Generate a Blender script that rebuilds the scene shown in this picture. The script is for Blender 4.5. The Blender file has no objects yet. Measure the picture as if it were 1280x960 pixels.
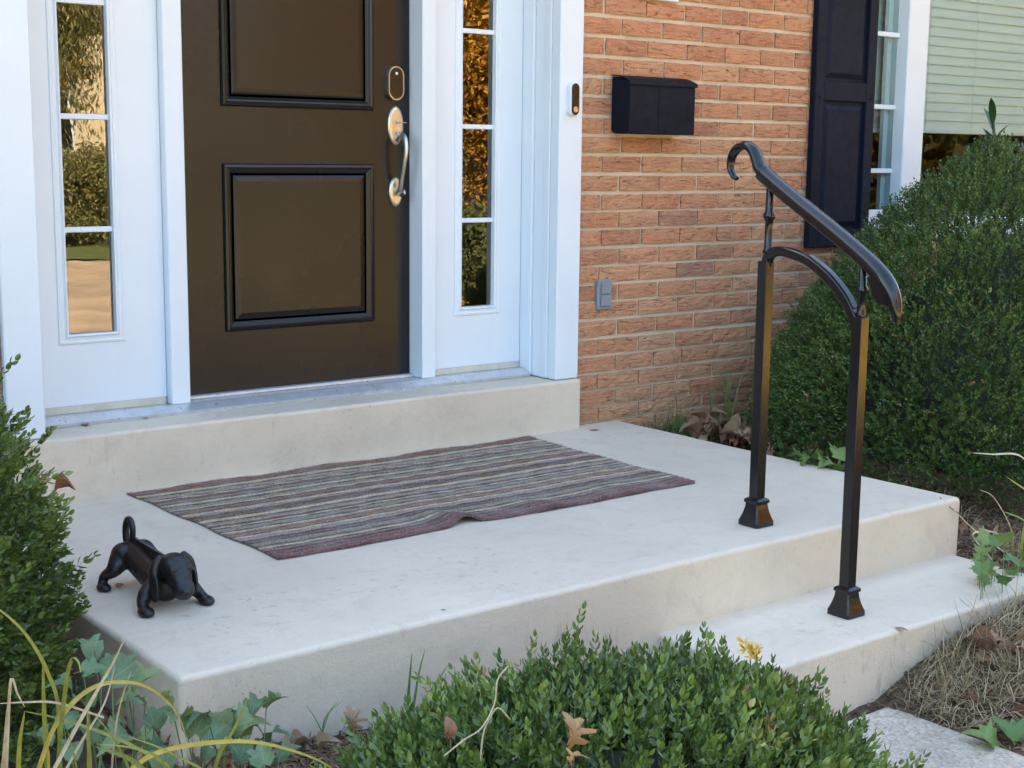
import bpy, bmesh, math, random
import numpy as np
from mathutils import Vector, Matrix
random.seed(7); rng = np.random.default_rng(7)
scene = bpy.context.scene
col = scene.collection
R = math.radians

# ---------------------------------------------------------------- camera
F_PX = 1781.7
YAW, PITCH, ROLL = R(38.104), R(-9.125), R(0.632)
CAM = Vector((-3.5466, -4.1332, 1.0382))
FW = Vector((math.sin(YAW)*math.cos(PITCH), math.cos(YAW)*math.cos(PITCH), math.sin(PITCH)))
_r = Vector((math.cos(YAW), -math.sin(YAW), 0)); _u = _r.cross(FW)
RT = math.cos(ROLL)*_r + math.sin(ROLL)*_u
UP = -math.sin(ROLL)*_r + math.cos(ROLL)*_u
cd = bpy.data.cameras.new('camera'); cam = bpy.data.objects.new('camera', cd); col.objects.link(cam)
cd.sensor_width = 36; cd.lens = F_PX/1280*36; cd.clip_start = .05; cd.clip_end = 2000
M = Matrix.Identity(4)
for i in range(3):
    M[i][0], M[i][1], M[i][2], M[i][3] = RT[i], UP[i], -FW[i], CAM[i]
cam.matrix_world = M
scene.camera = cam

# ---------------------------------------------------------------- light
SUN_EL, SUN_AZ = R(33), R(-16)          # azimuth from +Y, clockwise
world = bpy.data.worlds.new('World'); scene.world = world; world.use_nodes = True
wn = world.node_tree.nodes; wl = world.node_tree.links
sky = wn.new('ShaderNodeTexSky'); sky.sky_type = 'NISHITA'; sky.sun_disc = False
sky.sun_elevation = SUN_EL; sky.sun_rotation = SUN_AZ
sky.air_density = 1.0; sky.dust_density = 2.5; sky.ozone_density = 1.0
wl.new(sky.outputs[0], wn['Background'].inputs[0]); wn['Background'].inputs[1].default_value = .15
sd = bpy.data.lights.new('sun', 'SUN'); sun = bpy.data.objects.new('sun', sd); col.objects.link(sun)
sd.energy = 5.0; sd.angle = R(.5); sd.color = (1, .86, .68)
to_sun = Vector((math.sin(SUN_AZ)*math.cos(SUN_EL), math.cos(SUN_AZ)*math.cos(SUN_EL), math.sin(SUN_EL)))
sun.rotation_euler = to_sun.to_track_quat('Z', 'Y').to_euler(); sun.location = (0, 20, 20)
vs = scene.view_settings
vs.view_transform = 'Standard'; vs.look = 'None'; vs.gamma = 1; vs.use_curve_mapping = False
vs.exposure = 2.8
vs.use_white_balance = True; vs.white_balance_temperature = 6800; vs.white_balance_tint = 5

# ---------------------------------------------------------------- helpers
def px(u, v, ax, c):
    d = FW + RT*((u-640)/F_PX) + UP*((480-v)/F_PX)
    return CAM + d*((c-CAM[ax])/d[ax])
def proj(p):
    d = Vector(p)-CAM; z = d.dot(FW)
    return (640+F_PX*d.dot(RT)/z, 480-F_PX*d.dot(UP)/z, z)
def link(o, parent=None):
    col.objects.link(o)
    if parent is not None: o.parent = parent
    return o
def tag(o, label=None, cat=None, group=None, kind=None):
    if label: o['label'] = label
    if cat: o['category'] = cat
    if group: o['group'] = group
    if kind: o['kind'] = kind
    return o
def empty(name, loc=(0, 0, 0)):
    o = bpy.data.objects.new(name, None); o.location = loc; o.empty_display_size = .1
    return link(o)
def wparent(o, parent):          # parts are modelled in world space: cancel the parent's location
    o.parent = parent
    if parent.type == 'EMPTY': o.matrix_parent_inverse = Matrix.Translation(-parent.location)
    return o
def obj(name, me, mat, parent=None, smooth=False):
    o = bpy.data.objects.new(name, me); col.objects.link(o)
    if mat is not None:
        for m in (mat if isinstance(mat, (list, tuple)) else [mat]): me.materials.append(m)
    if smooth: me.polygons.foreach_set('use_smooth', [True]*len(me.polygons))
    if parent is not None: wparent(o, parent)
    return o
def bm_mesh(bm, name='m'):
    me = bpy.data.meshes.new(name); bm.to_mesh(me); bm.free(); return me
def pymesh(verts, faces, name='m'):
    me = bpy.data.meshes.new(name); me.from_pydata([tuple(v) for v in verts], [], faces); me.validate(); me.update(); return me
def box(x0, x1, y0, y1, z0, z1, bev=0, seg=1):
    bm = bmesh.new(); bmesh.ops.create_cube(bm, size=1)
    for v in bm.verts:
        v.co = Vector(((x0+x1)/2+v.co.x*(x1-x0), (y0+y1)/2+v.co.y*(y1-y0), (z0+z1)/2+v.co.z*(z1-z0)))
    if bev: bmesh.ops.bevel(bm, geom=bm.edges[:]+bm.verts[:], offset=bev, segments=seg, profile=.5, affect='EDGES')
    return bm_mesh(bm)
def join(*meshes):
    V = []; Fc = []; n = 0
    for m in meshes:
        V += [v.co.copy() for v in m.vertices]; Fc += [[i+n for i in p.vertices] for p in m.polygons]; n = len(V)
        bpy.data.meshes.remove(m)
    return pymesh(V, Fc)
def catmull(P, n=8):
    P = [Vector(p) for p in P]; Q = [P[0]*2-P[1]]+P+[P[-1]*2-P[-2]]; out = []
    for i in range(1, len(Q)-2):
        a, b, c, d = Q[i-1:i+3]
        for k in range(n):
            t = k/n
            out.append(.5*((2*b)+(c-a)*t+(2*a-5*b+4*c-d)*t*t+(3*b-a-3*c+d)*t**3))
    out.append(P[-1]); return out
def sweep(path, prof, up=Vector((0, 0, 1)), scale=None, cap=True, closed=True):
    """profile points (a,b): a along side, b along normal"""
    V = []; Fc = []; n = len(prof); side0 = None
    for i, p in enumerate(path):
        t = (path[min(i+1, len(path)-1)]-path[max(i-1, 0)]).normalized()
        s = t.cross(up)
        if s.length < 1e-4: s = side0 or Vector((1, 0, 0))
        s.normalize()
        if side0 is not None and s.dot(side0) < 0: s = -s
        side0 = s
        nn = s.cross(t).normalized(); k = scale[i] if scale else 1
        V += [p+s*(a*k)+nn*(b*k) for a, b in prof]
    for i in range(len(path)-1):
        for j in range(n if closed else n-1):
            Fc.append([i*n+j, i*n+(j+1) % n, (i+1)*n+(j+1) % n, (i+1)*n+j])
    if cap and closed:
        Fc.append(list(range(n))[::-1]); Fc.append([(len(path)-1)*n+j for j in range(n)])
    me = pymesh(V, Fc)
    bm = bmesh.new(); bm.from_mesh(me); bmesh.ops.recalc_face_normals(bm, faces=bm.faces[:]); bm.to_mesh(me); bm.free()
    return me
def circ(r, n=12): return [(r*math.cos(2*math.pi*k/n), r*math.sin(2*math.pi*k/n)) for k in range(n)]
def lathe(rz, c=(0, 0, 0), n=16, axis='z', sx=1, sy=1):
    V = []; Fc = []
    for r, z in rz:
        for k in range(n):
            a = 2*math.pi*k/n; x, y = r*math.cos(a)*sx, r*math.sin(a)*sy
            V.append(Vector((x, y, z)) if axis == 'z' else Vector((x, -z, y)))
    for i in range(len(rz)-1):
        for k in range(n): Fc.append([i*n+k, i*n+(k+1) % n, (i+1)*n+(k+1) % n, (i+1)*n+k])
    Fc.append(list(range(n))[::-1]); Fc.append([(len(rz)-1)*n+k for k in range(n)])
    me = pymesh([v+Vector(c) for v in V], Fc)
    bm = bmesh.new(); bm.from_mesh(me); bmesh.ops.recalc_face_normals(bm, faces=bm.faces[:]); bm.to_mesh(me); bm.free()
    return me
def frame_rings(x0, x1, z0, z1, rings, fill=True):
    """rectangular moulding in the x-z plane: rings = [(inset, y), ...]"""
    V = []; Fc = []
    for ins, y in rings:
        V += [(x0+ins, y, z0+ins), (x1-ins, y, z0+ins), (x1-ins, y, z1-ins), (x0+ins, y, z1-ins)]
    for i in range(len(rings)-1):
        for k in range(4): Fc.append([i*4+k, i*4+(k+1) % 4, (i+1)*4+(k+1) % 4, (i+1)*4+k])
    if fill: Fc.append([(len(rings)-1)*4+k for k in range(4)])
    return pymesh(V, Fc)

# ---------------------------------------------------------------- materials
def newmat(name):
    m = bpy.data.materials.new(name); m.use_nodes = True
    nt = m.node_tree; b = nt.nodes['Principled BSDF']
    return m, nt, b
def N(nt, t, **kw):
    n = nt.nodes.new(t)
    for k, v in kw.items():
        if hasattr(n, k): setattr(n, k, v)
        else: n.inputs[k.replace('_', ' ')].default_value = v
    return n
def L(nt, a, b): nt.links.new(a, b)
def mapped(nt, scale=(1, 1, 1), rand=False, loc=(0, 0, 0)):
    tc = N(nt, 'ShaderNodeTexCoord'); mp = N(nt, 'ShaderNodeMapping')
    mp.inputs['Scale'].default_value = scale; mp.inputs['Location'].default_value = loc
    L(nt, tc.outputs['Object'], mp.inputs[0])
    if rand:
        oi = N(nt, 'ShaderNodeObjectInfo'); va = N(nt, 'ShaderNodeVectorMath', operation='MULTIPLY_ADD')
        cx = N(nt, 'ShaderNodeCombineXYZ')
        ml = N(nt, 'ShaderNodeMath', operation='MULTIPLY'); ml.inputs[1].default_value = 137
        L(nt, oi.outputs['Random'], ml.inputs[0])
        for i in range(3): L(nt, ml.outputs[0], cx.inputs[i])
        va.inputs[1].default_value = (1, 1, 1)
        L(nt, mp.outputs[0], va.inputs[0]); L(nt, cx.outputs[0], va.inputs[2])
        return va.outputs[0]
    return mp.outputs[0]
def ramp(nt, fac, stops, interp='LINEAR'):
    r = N(nt, 'ShaderNodeValToRGB'); e = r.color_ramp.elements; r.color_ramp.interpolation = interp
    while len(e) < len(stops): e.new(.5)
    for el, (p, c) in zip(e, stops): el.position = p; el.color = (*c, 1) if len(c) == 3 else c
    L(nt, fac, r.inputs[0]); return r.outputs[0]
def mixc(nt, fac, a, b, mode='MIX'):
    m = N(nt, 'ShaderNodeMix', data_type='RGBA', blend_type=mode)
    for sock, v in ((m.inputs[0], fac), (m.inputs[6], a), (m.inputs[7], b)):
        if hasattr(v, 'links'): L(nt, v, sock)
        elif isinstance(v, (int, float)): sock.default_value = v
        else: sock.default_value = (*v, 1)
    return m.outputs[2]
def noise(nt, vec, scale, detail=4, rough=.55, dist=0):
    n = N(nt, 'ShaderNodeTexNoise'); n.inputs['Scale'].default_value = scale
    n.inputs['Detail'].default_value = detail; n.inputs['Roughness'].default_value = rough; n.inputs['Distortion'].default_value = dist
    L(nt, vec, n.inputs['Vector']); return n.outputs[0]
def bump(nt, h, bsdf, strength=.3, dist=.01, prev=None):
    b = N(nt, 'ShaderNodeBump'); b.inputs['Strength'].default_value = strength; b.inputs['Distance'].default_value = dist
    L(nt, h, b.inputs['Height'])
    if prev is not None: L(nt, prev, b.inputs['Normal'])
    L(nt, b.outputs[0], bsdf.inputs['Normal']); return b.outputs[0]
def simple(name, c, rough=.5, metal=0, var=.0, nscale=8, bs=0, bscale=60, coat=0, bdist=.002):
    m, nt, b = newmat(name); b.inputs['Roughness'].default_value = rough; b.inputs['Metallic'].default_value = metal
    b.inputs['Coat Weight'].default_value = coat; b.inputs['Coat Roughness'].default_value = .08
    v = mapped(nt)
    if var:
        f = noise(nt, v, nscale, 5)
        L(nt, ramp(nt, f, [(.3, tuple(x*(1-var) for x in c)), (.7, tuple(min(1, x*(1+var)) for x in c))]), b.inputs['Base Color'])
        rr = ramp(nt, noise(nt, v, nscale*2.3, 4), [(.3, (rough*.8,)*3), (.7, (min(1, rough*1.2),)*3)])
        L(nt, rr, b.inputs['Roughness'])
    else: b.inputs['Base Color'].default_value = (*c, 1)
    if bs: bump(nt, noise(nt, v, bscale, 4), b, bs, bdist)
    return m

def brick_mat(name, attr=False):
    m, nt, b = newmat(name)
    if attr:
        at = N(nt, 'ShaderNodeAttribute', attribute_name='tone'); rnd = at.outputs['Fac']; v = mapped(nt)
    else:
        oi = N(nt, 'ShaderNodeObjectInfo'); rnd = oi.outputs['Random']; v = mapped(nt, (.204, 1, .057), rand=True)
    base = ramp(nt, rnd, [(0, (.48, .205, .112)), (.16, (.55, .285, .16)), (.30, (.57, .255, .135)), (.45, (.50, .225, .125)), (.58, (.60, .315, .175)),
                          (.72, (.54, .24, .135)), (.84, (.42, .19, .12)), (.92, (.60, .225, .105)), (.97, (.34, .175, .125)), (1, (.52, .30, .18))])
    sv = N(nt, 'ShaderNodeMapping'); sv.inputs['Scale'].default_value = (14, 14, 75); L(nt, v, sv.inputs[0])
    streak = noise(nt, sv.outputs[0], 1, 6, .62, 1.4)
    patch = noise(nt, v, 14, 5)
    c1 = mixc(nt, ramp(nt, patch, [(.35, (0, 0, 0)), (.7, (.55, .55, .55))]), base, (.56, .32, .175))
    c2 = mixc(nt, ramp(nt, streak, [(.33, (.85, .85, .85)), (.455, (0, 0, 0))]), c1, (.20, .075, .042))
    c3 = mixc(nt, ramp(nt, streak, [(.60, (0, 0, 0)), (.74, (.5, .5, .5))]), c2, (.64, .39, .24))
    fine = noise(nt, v, 260, 3)
    c4 = mixc(nt, .3, c3, ramp(nt, fine, [(.3, (.15, .15, .15)), (.7, (.85, .85, .85))]), 'OVERLAY')
    L(nt, c4, b.inputs['Base Color']); b.inputs['Roughness'].default_value = .9; b.inputs['Specular IOR Level'].default_value = .25
    p = bump(nt, streak, b, 1.0, .012)
    bump(nt, fine, b, .4, .002, p)
    return m
def concrete_mat(name, c, dirt=.5, dirtc=(.16, .14, .115), blotch=.1, bs=.35, spots=.6):
    m, nt, b = newmat(name); v = mapped(nt)
    big = noise(nt, v, 2.2, 6, .6)
    base = ramp(nt, big, [(.3, tuple(x*(1-blotch) for x in c)), (.7, tuple(min(1, x*(1+blotch)) for x in c))])
    med = noise(nt, v, 17, 6, .7, .4)
    base = mixc(nt, ramp(nt, med, [(.52, (0, 0, 0)), (.72, (dirt*.45,)*3)]), base, tuple(x*.72 for x in c))
    sc = N(nt, 'ShaderNodeMapping'); sc.inputs['Scale'].default_value = (9, 9, 9); L(nt, v, sc.inputs[0])
    gate = noise(nt, v, 3.3, 3)
    sp = noise(nt, v, 75, 3, .7)
    mm = N(nt, 'ShaderNodeMath', operation='MULTIPLY')
    L(nt, ramp(nt, gate, [(.52, (0, 0, 0)), (.66, (1, 1, 1))]), mm.inputs[0]); L(nt, ramp(nt, sp, [(.60, (0, 0, 0)), (.68, (spots,)*3)]), mm.inputs[1])
    base = mixc(nt, mm.outputs[0], base, dirtc)
    L(nt, base, b.inputs['Base Color']); b.inputs['Roughness'].default_value = .72; b.inputs['Specular IOR Level'].default_value = .3
    p = bump(nt, noise(nt, v, 130, 5, .65), b, bs, .002)
    bump(nt, noise(nt, v, 6, 3), b, .25, .01, p)
    return m
def leaf_mat(name, stops, rough=.38, trans=.22, spec=.5):
    m, nt, b = newmat(name)
    at = N(nt, 'ShaderNodeAttribute', attribute_name='tone')
    c = ramp(nt, at.outputs['Fac'], stops); L(nt, c, b.inputs['Base Color'])
    b.inputs['Roughness'].default_value = rough; b.inputs['Specular IOR Level'].default_value = spec
    t = N(nt, 'ShaderNodeBsdfTranslucent'); mx = N(nt, 'ShaderNodeMixShader'); mx.inputs[0].default_value = trans
    tcol = mixc(nt, .5, c, (.10, .16, .02)); L(nt, tcol, t.inputs[0])
    L(nt, b.outputs[0], mx.inputs[1]); L(nt, t.outputs[0], mx.inputs[2]); L(nt, mx.outputs[0], nt.nodes['Material Output'].inputs[0])
    return m
def rleaf_mat(name, stops, rough=.5, trans=.2, vein=.0):
    """leaf colour from the object's own random number, with blotches"""
    m, nt, b = newmat(name)
    oi = N(nt, 'ShaderNodeObjectInfo'); c = ramp(nt, oi.outputs['Random'], stops)
    v = mapped(nt, rand=True); n1 = noise(nt, v, 45, 5, .6)
    c = mixc(nt, ramp(nt, n1, [(.35, (.55,)*3), (.62, (0, 0, 0))]), c, mixc(nt, 1, c, (.55, .5, .42), 'MULTIPLY'))
    c = mixc(nt, ramp(nt, noise(nt, v, 160, 3), [(.55, (0, 0, 0)), (.75, (.3,)*3)]), c, mixc(nt, .35, c, (.6, .55, .4)))
    L(nt, c, b.inputs['Base Color']); b.inputs['Roughness'].default_value = rough
    bump(nt, noise(nt, v, 90, 3), b, .35, .002)
    t = N(nt, 'ShaderNodeBsdfTranslucent'); mx = N(nt, 'ShaderNodeMixShader'); mx.inputs[0].default_value = trans
    L(nt, c, t.inputs[0]); L(nt, b.outputs[0], mx.inputs[1]); L(nt, t.outputs[0], mx.inputs[2]); L(nt, mx.outputs[0], nt.nodes['Material Output'].inputs[0])
    return m
def ivy_mat(name, stops):
    m = rleaf_mat(name, stops, .42, .2); nt = m.node_tree; b = nt.nodes['Principled BSDF']
    src = b.inputs['Base Color'].links[0].from_socket
    tc = N(nt, 'ShaderNodeTexCoord'); sp = N(nt, 'ShaderNodeSeparateXYZ'); L(nt, tc.outputs['Object'], sp.inputs[0])
    def mt(op, a, c=None):
        n = N(nt, 'ShaderNodeMath', operation=op)
        for i, q in enumerate((a, c)):
            if q is None: continue
            if hasattr(q, 'links'): L(nt, q, n.inputs[i])
            else: n.inputs[i].default_value = q
        return n.outputs[0]
    ang = mt('ARCTAN2', sp.outputs[0], mt('ADD', sp.outputs[1], .02)); rad = mt('SQRT', mt('ADD', mt('MULTIPLY', sp.outputs[0], sp.outputs[0]), mt('MULTIPLY', sp.outputs[1], sp.outputs[1])))
    dist = mt('MULTIPLY', mt('ABSOLUTE', mt('SINE', mt('MULTIPLY', ang, 4.6))), mt('ADD', rad, .06))
    f = ramp(nt, dist, [(.0, (.75,)*3), (.055, (0, 0, 0))])
    L(nt, mixc(nt, f, src, (.34, .42, .26)), b.inputs['Base Color']); return m
def glass_mat(name, tint=(.86, .93, .89), ior=1.7, wave=0, wscale=6):
    m, nt, b = newmat(name); nt.nodes.remove(b)
    tr = N(nt, 'ShaderNodeBsdfTransparent'); tr.inputs[0].default_value = (*tint, 1)
    gl = N(nt, 'ShaderNodeBsdfGlossy'); gl.inputs['Roughness'].default_value = .004
    fr = N(nt, 'ShaderNodeFresnel'); fr.inputs[0].default_value = ior
    mx = N(nt, 'ShaderNodeMixShader')
    L(nt, fr.outputs[0], mx.inputs[0]); L(nt, tr.outputs[0], mx.inputs[1]); L(nt, gl.outputs[0], mx.inputs[2])
    L(nt, mx.outputs[0], nt.nodes['Material Output'].inputs[0])
    if wave:
        bp_ = N(nt, 'ShaderNodeBump'); bp_.inputs['Strength'].default_value = wave; bp_.inputs['Distance'].default_value = .01
        L(nt, noise(nt, mapped(nt), wscale, 1), bp_.inputs['Height'])
        L(nt, bp_.outputs[0], gl.inputs['Normal'])
    return m

MT = {}
MT['brick'] = brick_mat('brick_face'); MT['brick_far'] = brick_mat('brick_face_far', True)
MT['mortar'] = concrete_mat('mortar', (.55, .46, .335), .9, (.22, .18, .13), .22, .8, .3)
MT['white'] = simple('white_paint', (.70, .765, .82), .38, var=.025, nscale=3, bs=.06, bscale=40)
MT['beigestrip'] = simple('beige_strip', (.55, .52, .44), .6, var=.12, nscale=30)
MT['alu'] = simple('aluminium_sill', (.60, .62, .64), .33, .55, var=.12, nscale=25)
MT['door'] = simple('door_paint', (.0075, .0078, .0085), .27, var=.03, nscale=.9)
MT['nickel'] = simple('satin_nickel', (.60, .54, .44), .36, 1.0)
MT['steel'] = simple('bright_steel', (.55, .53, .50), .32, 1.0)
MT['darkglass'] = simple('dark_glass', (.008, .008, .008), .20)
MT['black_iron'] = simple('painted_iron', (.006, .006, .007), .20, var=.2, nscale=40, coat=.0, bs=.12, bscale=150, bdist=.0006)
MT['cast_iron'] = simple('cast_iron', (.010, .010, .011), .42, var=.35, nscale=35, bs=.5, bscale=90)
MT['mailbox'] = simple('mailbox_enamel', (.005, .0085, .017), .55, var=.3, nscale=18, bs=.1, bscale=30)
MT['shutter'] = simple('shutter_paint', (.006, .0105, .023), .55, var=.2, nscale=12, bs=.25, bscale=55)
def porch_mat():
    m, nt, b = newmat('porch_paint'); v = mapped(nt); c = (.70, .595, .465)
    def st(sc):
        mp = N(nt, 'ShaderNodeMapping'); mp.inputs['Scale'].default_value = sc; L(nt, v, mp.inputs[0]); return mp.outputs[0]
    col_ = ramp(nt, noise(nt, v, 1.6, 7, .62), [(.3, tuple(x*.88 for x in c)), (.72, tuple(x*1.07 for x in c))])
    tro = noise(nt, st((5, 13, 11)), 1, 7, .7, 1.6)                       # trowel and brush streaks
    col_ = mixc(nt, ramp(nt, tro, [(.48, (0, 0, 0)), (.70, (.20,)*3)]), col_, (.52, .43, .335))
    med = noise(nt, v, 9, 7, .72, .6)                                        # damp blotches
    col_ = mixc(nt, ramp(nt, med, [(.53, (0, 0, 0)), (.72, (.42,)*3)]), col_, (.47, .40, .32))
    worn = noise(nt, v, 55, 5, .75)                                          # worn grit
    col_ = mixc(nt, ramp(nt, worn, [(.58, (0, 0, 0)), (.72, (.32,)*3)]), col_, (.46, .375, .28))
    col_ = mixc(nt, ramp(nt, noise(nt, v, 70, 4, .7), [(.64, (0, 0, 0)), (.74, (.35,)*3)]), col_, (.80, .71, .60))
    def gated(gs, lo, ss, slo, amt, dark, vec=v):
        nonlocal col_
        mm = N(nt, 'ShaderNodeMath', operation='MULTIPLY')
        L(nt, ramp(nt, noise(nt, v, gs, 3), [(lo, (0, 0, 0)), (lo+.1, (1, 1, 1))]), mm.inputs[0])
        L(nt, ramp(nt, noise(nt, vec, ss, 4, .7), [(slo, (0, 0, 0)), (slo+.06, (amt,)*3)]), mm.inputs[1])
        col_ = mixc(nt, mm.outputs[0], col_, dark)
    gated(2.6, .57, 90, .60, .5, (.20, .165, .13))                         # clustered scuffs
    gated(4.1, .57, 150, .61, .4, (.20, .165, .13))
    gated(1.9, .52, 26, .58, .38, (.32, .265, .205), st((1, 1, .22)))           # run-down stains
    L(nt, col_, b.inputs['Base Color']); b.inputs['Specular IOR Level'].default_value = .3
    L(nt, ramp(nt, med, [(.3, (.55,)*3), (.7, (.85,)*3)]), b.inputs['Roughness'])
    p = bump(nt, worn, b, .55, .003); p = bump(nt, tro, b, .2, .005, p); bump(nt, noise(nt, v, 220, 3), b, .35, .0015, p)
    return m
MT['porch'] = porch_mat()
MT['paver'] = concrete_mat('paver_concrete', (.50, .43, .345), 1.0, (.12, .11, .09), .28, 1.0, .9)
nt = MT['paver'].node_tree; b = nt.nodes['Principled BSDF']; src = b.inputs['Base Color'].links[0].from_socket; v = mapped(nt)
vo = N(nt, 'ShaderNodeTexVoronoi'); vo.inputs['Scale'].default_value = 110; L(nt, v, vo.inputs['Vector'])
g_ = mixc(nt, .28, src, ramp(nt, vo.outputs['Color'], [(.1, (.10,)*3), (.5, (.5,)*3), (.9, (.9,)*3)]), 'OVERLAY')
L(nt, g_, b.inputs['Base Color']); bump(nt, vo.outputs['Distance'], b, .9, .006)
MT['blind'] = simple('blind_slat', (.78, .78, .78), .5)
MT['outlet'] = simple('grey_plastic', (.23, .25, .28), .42, var=.08)
MT['led'] = simple('led_white', (.8, .8, .8), .2)
MT['room'] = simple('room_wall', (.10, .10, .095), .9)
MT['glass'] = glass_mat('side_glass', ior=2.3, wave=.035, wscale=6)
MT['wglass'] = glass_mat('window_glass', (.75, .875, .865), 1.33, .006, 3)
MT['roof'] = simple('roof_shingle', (.07, .065, .06), .9, var=.25, nscale=9)
MT['door'].node_tree.nodes['Principled BSDF'].inputs['Specular IOR Level'].default_value = .42
MT['black_iron'].node_tree.nodes['Principled BSDF'].inputs['Specular IOR Level'].default_value = .55
for m_ in ('mailbox', 'shutter'): MT[m_].node_tree.nodes['Principled BSDF'].inputs['Specular IOR Level'].default_value = .13
BOX = [(0, (.036, .066, .018)), (.35, (.064, .112, .026)), (.7, (.10, .165, .038)), (.9, (.15, .215, .055)), (.97, (.21, .255, .075)), (1, (.30, .225, .11))]
MT['boxleaf'] = leaf_mat('boxwood_leaf', [(p, (c[0]*1.2, c[1]*1.2, c[2]*1.25)) for p, c in BOX], .32, .2, .6)
MT['boxleaf_front'] = leaf_mat('boxwood_leaf_fresh', [(p, (c[0]*1.65, c[1]*1.45, c[2]*1.35)) for p, c in BOX], .33, .22, .6)
MT['twig'] = simple('twig_bark', (.055, .042, .026), .9, var=.3, nscale=40)
MT['core'] = simple('shrub_core_fill', (.014, .017, .008), 1.0, var=.4, nscale=30)  # core filler, dark in place of the shaded inside of a shrub
MT['ivy'] = ivy_mat('ivy_leaf', [(0, (.08, .16, .07)), (.4, (.13, .215, .10)), (.75, (.17, .26, .13)), (1, (.26, .30, .10))])
MT['dead'] = rleaf_mat('dead_leaf', [(0, (.27, .14, .075)), (.3, (.40, .26, .15)), (.55, (.20, .095, .05)), (.8, (.50, .36, .23)), (1, (.35, .15, .07))], .7, .15)
MT['oakleaf'] = rleaf_mat('oak_leaf', [(0, (.44, .25, .11)), (1, (.50, .27, .11))], .55, .2)
MT['weed'] = rleaf_mat('weed_leaf', [(0, (.11, .22, .055)), (.5, (.17, .28, .08)), (1, (.23, .33, .09))], .45, .25)
MT['blade_g'] = rleaf_mat('grass_blade', [(0, (.20, .27, .05)), (.5, (.30, .34, .07)), (1, (.38, .38, .08))], .45, .3)
MT['blade_y'] = rleaf_mat('yellow_blade', [(0, (.50, .40, .08)), (.5, (.56, .42, .06)), (1, (.62, .44, .06))], .45, .3)
MT['straw'] = rleaf_mat('straw_blade', [(0, (.45, .38, .24)), (.5, (.55, .47, .31)), (1, (.62, .55, .38))], .6, .15)
MT['drystuff'] = leaf_mat('dry_grass', [(0, (.13, .085, .05)), (.3, (.27, .19, .105)), (.65, (.42, .33, .19)), (1, (.55, .47, .30))], .7, .1, .2)
MT['mulch'] = leaf_mat('mulch_chip', [(0, (.05, .03, .02)), (.4, (.13, .075, .045)), (.7, (.22, .13, .08)), (1, (.33, .22, .13))], .85, .0, .2)
MT['greengrass'] = leaf_mat('green_grass', [(0, (.05, .11, .025)), (.5, (.08, .17, .035)), (1, (.15, .23, .05))], .5, .2)
MT['flower'] = simple('yellow_petal', (.75, .46, .03), .5, var=.15, nscale=60)

# ---------------------------------------------------------------- ground
CTRL = [(-2.9, -1.6, -.19), (-2.5, -1.2, -.17), (-2.25, -1.66, -.165), (-1.9, -1.75, -.20), (-1.5, -1.9, -.28), (-1.2, -2.0, -.36), (-.9, -2.1, -.40), (-.76, -2.0, -.39), (-.60, -2.0, -.352), (-.62, -2.08, -.385), (-.62, -2.18, -.388), (-.62, -2.3, -.388), (-.62, -2.42, -.388), (-.8, -2.4, -.40), (-.66, -2.5, -.39),
        (-.47, -1.98, -.287), (-.335, -1.98, -.226), (-.2, -1.98, -.185), (0, -1.98, -.172), (.2, -1.98, -.165), (.3, -1.7, -.145), (0, -1.75, -.3), (.15, -1.8, -.28), (-.3, -1.75, -.32), (-.7, -1.75, -.36), (0, -1.3, -.3), (0, -.8, -.25), (0, -.4, -.2), (-1, -1, -.3), (-2, -1, -.3), (.3, -1.2, -.075), (.3, -.7, -.05),
        (.4, 0, -.05), (1.2, 0, -.05), (1.5, -1, -.06), (2.8, -.5, -.06), (-.52, -2.4, -.335), (-.35, -2.3, -.24), (-.1, -2.3, -.19), (.5, -2.2, -.14), (-.9, -2.6, -.40),
        (-1.6, -2.4, -.36), (-2.3, -2.1, -.24), (-2.6, -2.2, -.26), (-1.6, -3.2, -.40), (0.4, -3.0, -.25), (-3.4, -2.5, -.33), (2, -2.5, -.2), (-4, -4, -.4), (-3.5, -.5, -.15), (-3, 0, -.12),
        (4, -3, -.32), (-6, -1, -.3), (6, -1, -.3), (0, -5, -.42)]
def gz(x, y):
    x = np.asarray(x, float); y = np.asarray(y, float)
    num = np.full(x.shape, -.42*.02); den = np.full(x.shape, .02)
    for a, b, c in CTRL:
        d2 = (x-a)**2+(y-b)**2
        w = np.exp(-d2/(2*.9**2))/(d2+.006)*.05
        num += w*c; den += w
    return num/den
def gzf(x, y): return float(gz(np.array([x]), np.array([y]))[0])
def ground_mesh():
    xs = np.concatenate([[-400, -150, -60, -30, -15, -9, -7, -6, -5], np.arange(-4.4, 3.6, .06), [4, 5, 6, 8, 12, 20, 35, 60, 150, 400]])
    ys = np.concatenate([[-400, -150, -60, -30, -18, -12, -8, -6, -5], np.arange(-4.4, .6, .06), [1, 2, 4, 8, 15, 40, 150, 400]])
    X, Y = np.meshgrid(xs, ys, indexing='ij'); Z = gz(X, Y)
    near = (X > -4.3) & (X < 3.5) & (Y < .4) & (Y > -4.3)
    Z = Z+near*(rng.normal(0, .006, Z.shape))
    nx, ny = X.shape; V = np.stack([X, Y, Z], -1).reshape(-1, 3)
    Fc = [[i*ny+j, (i+1)*ny+j, (i+1)*ny+j+1, i*ny+j+1] for i in range(nx-1) for j in range(ny-1)]
    return pymesh(V, Fc)
m, nt, b = newmat('soil'); v = mapped(nt)
n1 = noise(nt, v, 28, 8, .7); n2 = noise(nt, v, 3, 4)
cc = ramp(nt, n1, [(.3, (.035, .022, .014)), (.5, (.10, .062, .038)), (.7, (.19, .125, .075))])
cc = mixc(nt, ramp(nt, n2, [(.4, (0, 0, 0)), (.65, (.5,)*3)]), cc, (.12, .10, .05))
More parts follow.
